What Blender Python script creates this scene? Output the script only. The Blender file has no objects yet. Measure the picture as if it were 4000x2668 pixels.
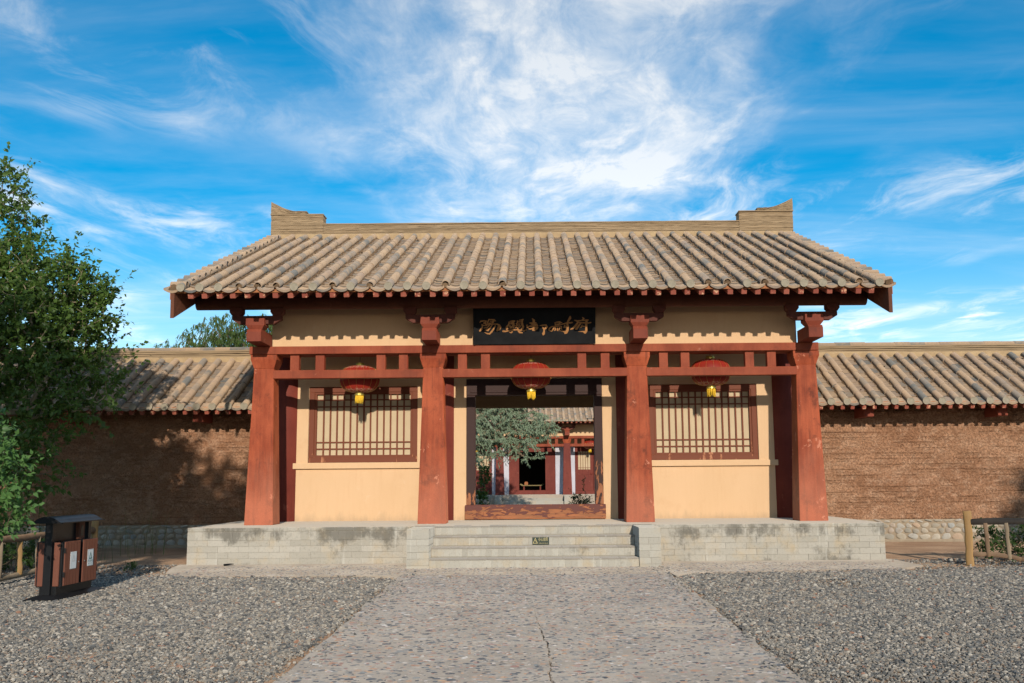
import bpy, bmesh, math, random
import numpy as np
from math import radians, sin, cos, pi
from mathutils import Vector, Matrix, Euler
random.seed(7); rng = np.random.default_rng(7)
S = bpy.context.scene
COL = S.collection

# ------------------------------------------------------------------ camera
PITCH, ROLL = math.atan(321/2286), 0.0079
fw = Vector((0, cos(PITCH), sin(PITCH))); u0 = Vector((0, -sin(PITCH), cos(PITCH))); r0 = Vector((1, 0, 0))
rt = r0*cos(ROLL) - u0*sin(ROLL); up = r0*sin(ROLL) + u0*cos(ROLL)
cd = bpy.data.cameras.new('camera'); cam = bpy.data.objects.new('camera', cd); COL.objects.link(cam)
cam.matrix_world = Matrix(((rt.x, up.x, -fw.x, -0.06), (rt.y, up.y, -fw.y, 0), (rt.z, up.z, -fw.z, 1.33), (0, 0, 0, 1)))
cd.sensor_width = 36; cd.lens = 36*2286/2351; cd.shift_x = -44.5/2351; cd.clip_end = 2000; cd.clip_start = .05
S.camera = cam

# ------------------------------------------------------------------ sky, sun, exposure
SUN_EL, SUN_AZ = 15.7, 6.0            # azimuth: degrees to the right of straight behind the camera
wd = bpy.data.worlds.new('World'); S.world = wd; wd.use_nodes = True
nt = wd.node_tree; nt.nodes.clear()
def N(t, typ, **kw):
    n = t.nodes.new(typ)
    for k, v in kw.items():
        if k.startswith('i_'):
            key = k[2:]; key = int(key) if key.isdigit() else key.replace('_', ' ')
            n.inputs[key].default_value = v
        else: setattr(n, k, v)
    return n
def L(t, a, b): t.links.new(a, b)
def math_(t, op, a, b=None, c=None, clamp=False):
    n = t.nodes.new('ShaderNodeMath'); n.operation = op; n.use_clamp = clamp
    for i, v in enumerate((a, b, c)):
        if v is None: continue
        if isinstance(v, (int, float)): n.inputs[i].default_value = v
        else: t.links.new(v, n.inputs[i])
    return n.outputs[0]
def ramp(t, fac, stops, interp='LINEAR'):
    n = t.nodes.new('ShaderNodeValToRGB'); e = n.color_ramp.elements; n.color_ramp.interpolation = interp
    while len(e) < len(stops): e.new(.5)
    for el, (p, c) in zip(e, stops):
        el.position = p; el.color = (*c, 1) if len(c) == 3 else c
    t.links.new(fac, n.inputs[0]); return n.outputs[0]
def mixc(t, fac, a, b, mode='MIX'):
    n = t.nodes.new('ShaderNodeMix'); n.data_type = 'RGBA'; n.blend_type = mode
    for sock, v in ((n.inputs[0], fac), (n.inputs[6], a), (n.inputs[7], b)):
        if isinstance(v, (int, float)): sock.default_value = v
        elif isinstance(v, tuple): sock.default_value = (*v, 1)
        else: t.links.new(v, sock)
    return n.outputs[2]
def noise(t, vec, scale, detail=4, rough=.55, dist=0., out=0, lac=2.):
    n = N(t, 'ShaderNodeTexNoise'); n.inputs['Scale'].default_value = scale; n.inputs['Detail'].default_value = detail
    n.inputs['Roughness'].default_value = rough; n.inputs['Distortion'].default_value = dist; n.inputs['Lacunarity'].default_value = lac
    if vec is not None: t.links.new(vec, n.inputs['Vector'])
    return n.outputs[out]
def mapping(t, vec, scale=(1, 1, 1), loc=(0, 0, 0), rot=(0, 0, 0)):
    n = N(t, 'ShaderNodeMapping'); n.inputs['Scale'].default_value = scale; n.inputs['Location'].default_value = loc; n.inputs['Rotation'].default_value = rot
    t.links.new(vec, n.inputs['Vector']); return n.outputs[0]
def smooth(t, v, a, b):
    n = N(t, 'ShaderNodeMapRange', interpolation_type='SMOOTHSTEP'); n.inputs[1].default_value = a; n.inputs[2].default_value = b
    t.links.new(v, n.inputs[0]); return n.outputs[0]

sky = N(nt, 'ShaderNodeTexSky', sky_type='NISHITA', sun_disc=False)
sky.sun_elevation = radians(SUN_EL); sky.sun_rotation = radians(180 - SUN_AZ)   # checked against the sun lamp
sky.air_density = 1.0; sky.dust_density = .25; sky.ozone_density = 2.5; sky.altitude = 1100
gm = N(nt, 'ShaderNodeHueSaturation'); gm.inputs['Saturation'].default_value = 1.55; gm.inputs['Hue'].default_value = .488
L(nt, sky.outputs[0], gm.inputs['Color'])
tc = N(nt, 'ShaderNodeTexCoord'); sp = N(nt, 'ShaderNodeSeparateXYZ'); L(nt, tc.outputs['Generated'], sp.inputs[0])
dz = math_(nt, 'MAXIMUM', sp.outputs[2], .03)
cu = math_(nt, 'DIVIDE', sp.outputs[0], dz); cv = math_(nt, 'DIVIDE', sp.outputs[1], dz)
cb = N(nt, 'ShaderNodeCombineXYZ'); L(nt, cu, cb.inputs[0]); L(nt, cv, cb.inputs[1]); P = cb.outputs[0]
warp = noise(nt, mapping(nt, P, (1.1, .55, 1)), 1.3, 3, .55, 0, 1)
wv = N(nt, 'ShaderNodeVectorMath', operation='MULTIPLY_ADD'); L(nt, warp, wv.inputs[0]); wv.inputs[1].default_value = (.5, .5, 0); L(nt, P, wv.inputs[2])
PW = wv.outputs[0]
# the broad street of cirrus running away from the viewer
band = math_(nt, 'ABSOLUTE', math_(nt, 'SUBTRACT', cu, .07))
wob = math_(nt, 'SUBTRACT', noise(nt, mapping(nt, PW, (2.2, .8, 1), (3, 1, 0)), 1.5, 6, .6), .5)
bm_ = smooth(nt, math_(nt, 'ADD', band, math_(nt, 'MULTIPLY', wob, 1.0)), .74, .02)
near = smooth(nt, cv, 4.9, 3.0)
bm_ = math_(nt, 'MULTIPLY', bm_, near)
fine = noise(nt, mapping(nt, PW, (4.2, 1.5, 1), (0, 0, 0), (0, 0, .25)), 2.1, 10, .68)
puff = noise(nt, mapping(nt, PW, (2.4, 1.7, 1), (9, 4, 0)), 2.4, 9, .6)
d1 = math_(nt, 'MULTIPLY', bm_, math_(nt, 'MULTIPLY_ADD', smooth(nt, fine, .20, .80), .62, .28))
d1 = math_(nt, 'ADD', d1, math_(nt, 'MULTIPLY', math_(nt, 'MULTIPLY', smooth(nt, puff, .48, .68), bm_), .36))
# thin wisps everywhere
wisp = noise(nt, mapping(nt, PW, (1.5, .8, 1), (5.3, 2.2, 0), (0, 0, -.5)), 1.6, 11, .64, .6)
patch = noise(nt, mapping(nt, P, (1, .55, 1), (1.7, 8.1, 0)), 1.25, 2, .5)
d2 = math_(nt, 'MULTIPLY', smooth(nt, wisp, .42, .76), smooth(nt, patch, .40, .66))
thin = noise(nt, mapping(nt, P, (.5, .9, 1), (2.7, 3.1, 0)), 1.1, 7, .6, .4)
d3 = math_(nt, 'MULTIPLY', smooth(nt, thin, .38, .85), .26)
dn = math_(nt, 'ADD', math_(nt, 'ADD', d1, math_(nt, 'MULTIPLY', d2, .95)), d3)
haze = math_(nt, 'MULTIPLY', smooth(nt, sp.outputs[2], .28, .02), .38)
dn = math_(nt, 'MINIMUM', math_(nt, 'ADD', dn, haze), .93)
bg1 = N(nt, 'ShaderNodeBackground'); bg1.inputs[1].default_value = .14; L(nt, gm.outputs[0], bg1.inputs[0])
bw = N(nt, 'ShaderNodeRGBToBW'); L(nt, sky.outputs[0], bw.inputs[0])      # cloud scatters the sky's own light: brighter towards the sun
cl = N(nt, 'ShaderNodeMix', data_type='RGBA', blend_type='ADD'); cl.inputs[0].default_value = 1; cl.inputs[6].default_value = (.46, .50, .545, 1)
L(nt, math_(nt, 'MULTIPLY', bw.outputs[0], .14), cl.inputs[7])
bg2 = N(nt, 'ShaderNodeBackground'); L(nt, cl.outputs[2], bg2.inputs[0]); bg2.inputs[1].default_value = 1.0
mx = N(nt, 'ShaderNodeMixShader'); L(nt, dn, mx.inputs[0]); L(nt, bg1.outputs[0], mx.inputs[1]); L(nt, bg2.outputs[0], mx.inputs[2])
wo = N(nt, 'ShaderNodeOutputWorld'); L(nt, mx.outputs[0], wo.inputs[0])

sd = bpy.data.lights.new('sun', 'SUN'); sd.energy = 3.6; sd.angle = radians(.55); sd.color = (1, .92, .80)
sun = bpy.data.objects.new('sun', sd); COL.objects.link(sun); sun.location = (5, -20, 20)
sdir = Vector((-sin(radians(SUN_AZ))*cos(radians(SUN_EL)), cos(radians(SUN_AZ))*cos(radians(SUN_EL)), -sin(radians(SUN_EL))))
sun.rotation_euler = sdir.to_track_quat('-Z', 'Y').to_euler()
vs = S.view_settings; vs.view_transform = 'Standard'; vs.look = 'None'; vs.exposure = 0.12; vs.gamma = 1; vs.use_curve_mapping = False
S.cycles.use_denoising = True; S.cycles.max_bounces = 6; S.cycles.diffuse_bounces = 3; S.cycles.transparent_max_bounces = 4
try: S.cycles.denoising_prefilter = 'ACCURATE'
except Exception: pass

# ------------------------------------------------------------------ object helpers
WL = {}
def tag(o, label=None, cat=None, group=None, kind=None):
    if label: o['label'] = label
    if cat: o['category'] = cat
    if group: o['group'] = group
    if kind: o['kind'] = kind
    return o
def link(o, parent, w, local=False):
    COL.objects.link(o); w = Vector(w); WL[o.name] = w
    if parent is not None:
        o.parent = parent
        o.location = w if local else w - WL[parent.name]
    else: o.location = w
    return o
def thing(name, loc, label, cat, group=None, rz=0):
    e = bpy.data.objects.new(name, None); e.empty_display_size = .2
    link(e, None, loc); e.rotation_euler = (0, 0, rz)
    return tag(e, label, cat, group)
def mobj(name, me, mat=None, parent=None, loc=(0, 0, 0), rot=None, local=False, bevel=0, **kw):
    o = bpy.data.objects.new(name, me)
    if mat is not None and len(me.materials) == 0: me.materials.append(mat)
    link(o, parent, loc, local)
    if rot is not None: o.rotation_euler = rot
    if bevel:
        b = o.modifiers.new('bevel', 'BEVEL'); b.width = bevel; b.segments = 2; b.limit_method = 'ANGLE'; b.angle_limit = radians(35)
    return tag(o, **kw) if kw else o
def pymesh(name, v, f, smooth_=False, mat=None):
    me = bpy.data.meshes.new(name); me.from_pydata([tuple(map(float, p)) for p in v], [], f); me.update()
    if smooth_: me.polygons.foreach_set('use_smooth', [True]*len(me.polygons))
    if mat is not None: me.materials.append(mat)
    return me
def npmesh(name, v, f, smooth_=False, mat=None):
    """v (n,3) array, f (m,k) int array of equal-sided faces"""
    v = np.asarray(v, np.float32); f = np.asarray(f, np.int32); m, k = f.shape
    me = bpy.data.meshes.new(name); me.vertices.add(len(v)); me.vertices.foreach_set('co', v.ravel())
    me.loops.add(m*k); me.loops.foreach_set('vertex_index', f.ravel())
    me.polygons.add(m); me.polygons.foreach_set('loop_start', np.arange(0, m*k, k, dtype=np.int32))
    if smooth_: me.polygons.foreach_set('use_smooth', np.ones(m, bool))
    me.update(calc_edges=True); me.validate()
    if mat is not None: me.materials.append(mat)
    return me
class MB:
    def __init__(s): s.v = []; s.f = []
    def add(s, v, f):
        o = len(s.v); s.v += [tuple(p) for p in v]; s.f += [tuple(i + o for i in q) for q in f]; return s
    def box(s, x0, x1, y0, y1, z0, z1):
        return s.add([(x, y, z) for z in (z0, z1) for y in (y0, y1) for x in (x0, x1)],
                     [(0, 2, 3, 1), (4, 5, 7, 6), (0, 1, 5, 4), (2, 6, 7, 3), (0, 4, 6, 2), (1, 3, 7, 5)])
    def loft(s, rings, cap=True):
        """rings: list of equal-length lists of points (ccw seen from the end)"""
        n = len(rings[0]); o = len(s.v)
        for r in rings: s.v += [tuple(p) for p in r]
        for k in range(len(rings) - 1):
            for i in range(n):
                a = o + k*n + i; b = o + k*n + (i + 1) % n
                s.f.append((a, b, b + n, a + n))
        if cap:
            s.f.append(tuple(o + i for i in reversed(range(n)))); s.f.append(tuple(o + (len(rings) - 1)*n + i for i in range(n)))
        return s
    def rect(s, cx, cy, z, hx, hy): return [(cx - hx, cy - hy, z), (cx + hx, cy - hy, z), (cx + hx, cy + hy, z), (cx - hx, cy + hy, z)]
    def tube(s, pts, rad, n=8, cap=True):
        pts = [Vector(p) for p in pts]; rings = []
        if not isinstance(rad, (list, tuple)): rad = [rad]*len(pts)
        for i, p in enumerate(pts):
            d = (pts[min(i + 1, len(pts) - 1)] - pts[max(i - 1, 0)]).normalized()
            a = d.orthogonal().normalized() if abs(d.z) > .9 else d.cross(Vector((0, 0, 1))).normalized()
            b = d.cross(a)
            rings.append([p + (a*cos(2*pi*k/n) + b*sin(2*pi*k/n))*rad[i] for k in range(n)])
        return s.loft(rings, cap)
    def prism(s, poly, axis, a0, a1):
        """poly in the two other axes, extruded along axis 'x' or 'y' or 'z'"""
        def P(u, v, w): return {'x': (w, u, v), 'y': (u, w, v), 'z': (u, v, w)}[axis]
        n = len(poly); o = len(s.v)
        s.v += [P(u, v, a0) for u, v in poly] + [P(u, v, a1) for u, v in poly]
        s.f.append(tuple(o + i for i in range(n))); s.f.append(tuple(o + n + i for i in reversed(range(n))))
        for i in range(n): s.f.append((o + i, o + n + i, o + n + (i + 1) % n, o + (i + 1) % n))
        return s
    def mesh(s, name='mesh', mat=None, smooth_=False, fix=True):
        me = pymesh(name, s.v, s.f, smooth_)
        if fix:
            b = bmesh.new(); b.from_mesh(me); bmesh.ops.recalc_face_normals(b, faces=b.faces); b.to_mesh(me); b.free()
        if mat is not None: me.materials.append(mat)
        return me
    def build(s, name, mat, parent=None, bevel=0, smooth_=False, loc=(0, 0, 0), **kw):
        return mobj(name, s.mesh(name, mat, smooth_), None, parent, loc, bevel=bevel, **kw)
def box(name, mat, parent, x0, x1, y0, y1, z0, z1, bevel=.006, **kw): return MB().box(x0, x1, y0, y1, z0, z1).build(name, mat, parent, bevel, **kw)
def bevbox(sx, sy, sz, b, jit=0, seed=0):
    bm = bmesh.new(); bmesh.ops.create_cube(bm, size=1)
    for v in bm.verts: v.co = Vector((v.co.x*sx, v.co.y*sy, v.co.z*sz))
    bmesh.ops.bevel(bm, geom=bm.edges[:], offset=b, segments=1, affect='EDGES')
    r = random.Random(seed)
    for v in bm.verts: v.co += Vector((r.uniform(-1, 1), r.uniform(-1, 1), r.uniform(-1, 1)))*jit
    me = bpy.data.meshes.new('brick'); bm.to_mesh(me); bm.free(); return me
def xform(base_v, base_f, mats):
    """replicate a small mesh by a list of 4x4 matrices -> big arrays"""
    bv = np.c_[np.array(base_v, float), np.ones(len(base_v))]; M = np.array([[list(r) for r in m] for m in mats])
    v = np.einsum('nij,kj->nki', M, bv)[:, :, :3].reshape(-1, 3)
    k = len(base_v); f = [tuple(i + n*k for i in q) for n in range(len(mats)) for q in base_f]
    return v, f

# ------------------------------------------------------------------ materials
def newmat(name):
    m = bpy.data.materials.new(name); m.use_nodes = True; t = m.node_tree; b = t.nodes['Principled BSDF']; b.inputs['Diffuse Roughness'].default_value = .9
    return m, t, b
def pos(t): return N(t, 'ShaderNodeNewGeometry').outputs['Position']
def bump(t, b, h, strength=.3, dist=.01, prev=None):
    n = N(t, 'ShaderNodeBump'); n.inputs['Strength'].default_value = strength; n.inputs['Distance'].default_value = dist
    L(t, h, n.inputs['Height'])
    if prev is not None: L(t, prev, n.inputs['Normal'])
    L(t, n.outputs[0], b.inputs['Normal']); return n.outputs[0]
def simple(name, c1, c2, scale=6, rough=.8, bs=.2, bd=.006, stretch=(1, 1, 1), metal=0, detail=6, spec=.3, fine=True):
    m, t, b = newmat(name); p = mapping(t, pos(t), stretch)
    n = noise(t, p, scale, detail, .6)
    c = ramp(t, n, [(.3, c1), (.7, c2)])
    L(t, c, b.inputs['Base Color']); b.inputs['Roughness'].default_value = rough; b.inputs['Metallic'].default_value = metal
    b.inputs['Specular IOR Level'].default_value = spec
    if bs: bump(t, b, noise(t, pos(t), scale*9, 5, .65), bs, bd)
    return m
def wear_mat(name, base, alt, dark, pale, wear=.5, rough=.72, streak=True, bs=.25, pale_low=0., dirt_low=0.):
    """painted plaster/wood: base colour, faded patches, dark runs, pale scuffs"""
    m, t, b = newmat(name); p = pos(t)
    c = mixc(t, smooth(t, noise(t, mapping(t, p, (1, 1, .55)), 1.7, 7, .62), .36, .66), base, alt)
    st = noise(t, mapping(t, p, (7, 7, .55)), 2.2, 5, .6)
    c = mixc(t, math_(t, 'MULTIPLY', smooth(t, st, .53, .75), .55*wear), c, dark)
    s3 = noise(t, mapping(t, p, (11, 11, .45), (6, 1, 3)), 1.5, 6, .66)
    c = mixc(t, math_(t, 'MULTIPLY', smooth(t, s3, .44, .62), .20*wear), c, alt if sum(alt) > sum(base) else base)
    c = mixc(t, math_(t, 'MULTIPLY', smooth(t, s3, .50, .34), .17*wear), c, dark)
    dk = noise(t, mapping(t, p, (1, 1, 1), (4, 2, 7)), 2.6, 8, .68)
    c = mixc(t, math_(t, 'MULTIPLY', smooth(t, dk, .54, .68), .55*wear), c, dark)
    sc = noise(t, mapping(t, p, (1, 1, .8), (11, 3, 5)), 3.4, 9, .72)
    c = mixc(t, math_(t, 'MULTIPLY', smooth(t, sc, .615, .65), .7*wear), c, pale)
    if pale_low:
        z = N(t, 'ShaderNodeSeparateXYZ'); L(t, p, z.inputs[0])
        blot = noise(t, mapping(t, p, (1, 1, .5), (2, 9, 4)), 1.9, 5, .6)
        f = math_(t, 'MULTIPLY', smooth(t, math_(t, 'ADD', z.outputs[2], math_(t, 'MULTIPLY', blot, -1.6)), 1.1, .1), pale_low)
        c = mixc(t, f, c, pale)
    if dirt_low:
        z = N(t, 'ShaderNodeSeparateXYZ'); L(t, p, z.inputs[0])
        f = math_(t, 'MULTIPLY', smooth(t, math_(t, 'ADD', z.outputs[2], math_(t, 'MULTIPLY', noise(t, mapping(t, p, (1, 1, .3)), 5, 6, .7), -.5)), .52, .28), dirt_low)
        c = mixc(t, f, c, (.42, .30, .19))
    c = mixc(t, .35 if wear > .5 else .12, c, ramp(t, noise(t, p, 60, 3, .7), [(.3, (.35, .35, .35)), (.7, (.65, .65, .65))]), 'OVERLAY')
    L(t, c, b.inputs['Base Color']); b.inputs['Roughness'].default_value = rough; b.inputs['Specular IOR Level'].default_value = .25
    h = math_(t, 'ADD', noise(t, p, 45, 6, .7), math_(t, 'MULTIPLY', noise(t, p, 6, 4, .6), 1.4))
    bump(t, b, h, bs, .01)
    return m
M = {}
M['red'] = wear_mat('red_plaster', (.27, 0.045, 0.015), (.46, 0.105, 0.040), (.125, 0.028, 0.013), (.60, 0.234, 0.134), 1.35, pale_low=.42)
M['beam'] = wear_mat('red_beam_paint', (.26, 0.050, 0.021), (.375, 0.089, 0.039), (.125, 0.032, 0.017), (.58, 0.252, 0.160), .6)
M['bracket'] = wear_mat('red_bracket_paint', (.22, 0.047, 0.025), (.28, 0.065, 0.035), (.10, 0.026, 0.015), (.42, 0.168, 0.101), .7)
M['bracket_dark'] = wear_mat('shaded_bracket_paint', (.115, .032, .021), (.15, .044, .028), (.06, .02, .014), (.26, .11, .07), .7)  # dirt and eave shade both put into this darker bracket colour
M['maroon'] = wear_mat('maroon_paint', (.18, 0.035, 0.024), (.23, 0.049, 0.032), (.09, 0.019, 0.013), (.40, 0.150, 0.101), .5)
M['yellow'] = wear_mat('ochre_plaster', (.70, .488, .285), (.72, .506, .302), (.60, .372, .195), (.76, .57, .385), .36, .85, bs=.14, dirt_low=.55)
M['cream'] = simple('cream_plaster', (.42, 0.290, 0.160), (.56, 0.411, 0.235), 5, .9)
M['paper'] = simple('window_paper', (.56, 0.449, 0.290), (.62, 0.500, 0.332), 3, .85, .05)
M['pale'] = simple('pale_lilac_plaster', (.52, .50, .54), (.62, .60, .64), 2, .85, .1)

def raf_mat():
    m, t, b = newmat('chipped_rafter_paint'); p = pos(t)
    oi = N(t, 'ShaderNodeObjectInfo')
    c = mixc(t, oi.outputs['Random'], (.27, .06, .035), (.36, .10, .06))
    sc = noise(t, p, 13, 5, .7)
    c = mixc(t, smooth(t, sc, .575, .61), c, (.62, .34, .20))
    L(t, c, b.inputs['Base Color']); b.inputs['Roughness'].default_value = .8
    bump(t, b, noise(t, p, 80, 4, .6), .3, .005); return m
M['rafter'] = raf_mat()
M['darkwood'] = wear_mat('dark_brown_wood', (.14, 0.051, 0.029), (.18, 0.065, 0.035), (.09, 0.028, 0.017), (.34, 0.150, 0.084), .6, .8)  # one dark brown for purlins, deck, bargeboards and round rafters
M['fascia'] = wear_mat('orange_eave_board', (.38, 0.140, 0.050), (.45, 0.187, 0.076), (.22, 0.065, 0.029), (.5, 0.281, 0.134), .6)

def peel_mat(name, paint, wood, wood2, amount, along='x'):
    m, t, b = newmat(name); p = pos(t)
    s = (2.2, 3, 7) if along == 'x' else (5, 3, 1.1)
    n = noise(t, mapping(t, p, s), 1.8, 10, .66, .5)
    grain = noise(t, mapping(t, p, (2, 20, 40) if along == 'x' else (40, 20, 2)), 1.5, 5, .6)
    w = mixc(t, smooth(t, grain, .4, .62), wood, wood2)
    z = N(t, 'ShaderNodeSeparateXYZ'); L(t, p, z.inputs[0])
    if along == 'x': lowering = math_(t, 'MULTIPLY', smooth(t, z.outputs[2], .93, .62), .16)
    else: lowering = math_(t, 'MULTIPLY', smooth(t, z.outputs[2], 2.6, .9), .20)
    f = math_(t, 'ADD', n, lowering)
    pf = smooth(t, f, amount - .012, amount + .012)
    c = mixc(t, pf, paint, w)
    L(t, c, b.inputs['Base Color']); b.inputs['Roughness'].default_value = .65; b.inputs['Specular IOR Level'].default_value = .3
    h = math_(t, 'ADD', math_(t, 'MULTIPLY', pf, -.8), math_(t, 'MULTIPLY', grain, .3)); bump(t, b, h, .6, .006); return m
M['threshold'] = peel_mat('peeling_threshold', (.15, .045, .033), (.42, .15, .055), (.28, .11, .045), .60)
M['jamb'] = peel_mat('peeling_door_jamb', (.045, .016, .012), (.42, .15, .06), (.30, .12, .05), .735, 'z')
M['winframe'] = peel_mat('peeling_window_frame', (.20, .052, .020), (.52, .24, .12), (.40, .15, .07), .70, 'z')

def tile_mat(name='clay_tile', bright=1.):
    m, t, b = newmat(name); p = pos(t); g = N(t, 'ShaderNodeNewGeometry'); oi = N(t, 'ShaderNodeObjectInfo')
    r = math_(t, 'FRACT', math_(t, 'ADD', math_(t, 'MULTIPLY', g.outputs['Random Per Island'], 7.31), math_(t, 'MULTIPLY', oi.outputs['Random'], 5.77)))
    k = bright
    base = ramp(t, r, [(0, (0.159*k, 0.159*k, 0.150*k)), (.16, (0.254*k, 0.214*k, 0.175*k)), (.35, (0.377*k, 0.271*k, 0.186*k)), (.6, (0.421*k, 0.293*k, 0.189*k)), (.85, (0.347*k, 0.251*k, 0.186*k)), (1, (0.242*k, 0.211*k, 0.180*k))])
    n = noise(t, p, 2.3, 7, .65); n2 = noise(t, p, 17, 6, .7)
    dust = mixc(t, smooth(t, n, .44, .72), base, (0.463*k, 0.323*k, 0.206*k))
    c = mixc(t, math_(t, 'MULTIPLY', smooth(t, n2, .5, .72), .45), dust, (0.167*k, 0.149*k, 0.134*k))
    L(t, c, b.inputs['Base Color']); b.inputs['Roughness'].default_value = .88; b.inputs['Specular IOR Level'].default_value = .2
    bump(t, b, math_(t, 'ADD', n2, noise(t, p, 70, 4, .6)), .35, .006); return m
M['tile'] = tile_mat()
M['pan'] = tile_mat('shaded_pan_clay', .74)  # tile clay darkened, the shade of the valleys put into the colour
M['ridge'] = simple('ridge_tile_clay', (.32, 0.224, 0.130), (.44, 0.313, 0.185), 3, .9, .5, .006, (.4, 1, 6))
M['mud'] = simple('dried_mud', (.115, 0.070, 0.039), (.21, 0.131, 0.071), 8, .95, .8, .02)

def brick_mat(name, c1, c2, stain, amount=.56, rough=.88, tint=(.50, .39, .25), top=0.):
    m, t, b = newmat(name); p = pos(t); oi = N(t, 'ShaderNodeObjectInfo')
    c = mixc(t, oi.outputs['Random'], c1, c2)
    c = mixc(t, math_(t, 'MULTIPLY', smooth(t, noise(t, p, 2.1, 6, .6), .48, .7), .7), c, tint)
    s1 = noise(t, mapping(t, p, (1, 1, .8), (3, 5, 1)), 1.7, 10, .74)
    if top:
        zz = N(t, 'ShaderNodeSeparateXYZ'); L(t, p, zz.inputs[0])
        s1 = math_(t, 'ADD', s1, math_(t, 'MULTIPLY', math_(t, 'ADD', smooth(t, zz.outputs[2], .30, .52), math_(t, 'MULTIPLY', smooth(t, zz.outputs[2], .10, .0), .5)), top))
    c = mixc(t, math_(t, 'MULTIPLY', smooth(t, s1, amount - .05, amount + .09), .66), c, stain)
    s2 = noise(t, mapping(t, p, (9, 9, .6), (7, 1, 2)), 1.6, 6, .6)
    c = mixc(t, math_(t, 'MULTIPLY', smooth(t, s2, .60, .70), .4), c, (.6, .57, .5))
    c = mixc(t, math_(t, 'MULTIPLY', smooth(t, noise(t, p, 38, 5, .7), .5, .75), .35), c, stain)
    L(t, c, b.inputs['Base Color']); b.inputs['Roughness'].default_value = rough; b.inputs['Specular IOR Level'].default_value = .2
    bump(t, b, math_(t, 'ADD', noise(t, p, 55, 6, .7), noise(t, p, 9, 4, .6)), .35, .008); return m
M['brick'] = brick_mat('limewashed_brick', (.42, .38, .315), (.50, .455, .385), (.10, .088, .068), .60, top=.13)
M['stepbrick'] = brick_mat('worn_step_brick', (.42, .385, .325), (.49, .455, .39), (.15, .132, .105), .60)
M['tread'] = brick_mat('dusty_tread', (.30, .265, .225), (.36, .32, .275), (.17, .15, .125), .60, tint=(.38, .31, .24))
M['mortar'] = simple('brick_mortar', (.31, .275, .22), (.39, .35, .285), 9, .95, .5)
M['paving'] = brick_mat('dusty_paving', (.42, .35, .28), (.47, .40, .32), (.26, .22, .17), .62, tint=(.50, .40, .30))

def earth_mat():
    m, t, b = newmat('rammed_earth'); p = pos(t)
    big = noise(t, mapping(t, p, (.6, 1, 1.2)), 1.1, 5, .6)
    c = mixc(t, smooth(t, big, .35, .68), (0.340, 0.172, 0.095), (0.442, 0.243, 0.142))
    sp1 = noise(t, p, 25, 6, .74)
    sp2 = noise(t, mapping(t, p, (.8, 1, 1.2), (5, 5, 5)), 6, 8, .74)
    c = mixc(t, math_(t, 'MULTIPLY', smooth(t, sp2, .46, .62), .60), c, (0.552, 0.340, 0.220))
    c = mixc(t, math_(t, 'MULTIPLY', smooth(t, sp1, .52, .64), .62), c, (0.175, 0.078, 0.042))
    lay = noise(t, mapping(t, p, (.22, .5, 9.5)), 1.0, 4, .55)
    c = mixc(t, math_(t, 'MULTIPLY', smooth(t, lay, .58, .70), .4), c, (0.184, 0.080, 0.042))
    L(t, c, b.inputs['Base Color']); b.inputs['Roughness'].default_value = .97; b.inputs['Specular IOR Level'].default_value = .1
    h = math_(t, 'ADD', math_(t, 'MULTIPLY', smooth(t, sp1, .45, .62), -1.0), math_(t, 'MULTIPLY', noise(t, p, 9, 5, .65), 1.2))
    bump(t, b, h, 1.0, .035); return m
M['earth'] = earth_mat()
def stone_mat():
    m, t, b = newmat('river_cobble'); p = pos(t); oi = N(t, 'ShaderNodeObjectInfo')
    c = ramp(t, oi.outputs['Random'], [(0, (.30, .27, .22)), (.3, (.42, .35, .26)), (.55, (.48, .42, .34)), (.75, (.36, .35, .32)), (.9, (.47, .33, .22)), (1, (.28, .30, .30))])
    n = noise(t, p, 14, 6, .7)
    c = mixc(t, math_(t, 'MULTIPLY', smooth(t, n, .45, .7), .5), c, (.30, .22, .14))
    L(t, c, b.inputs['Base Color']); b.inputs['Roughness'].default_value = .8; bump(t, b, noise(t, p, 40, 5, .7), .3, .006); return m
M['cobble'] = stone_mat()
M['cement'] = simple('sandy_cement', (.31, .235, .16), (.41, .32, .225), 7, .95, .6, .01)

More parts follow.
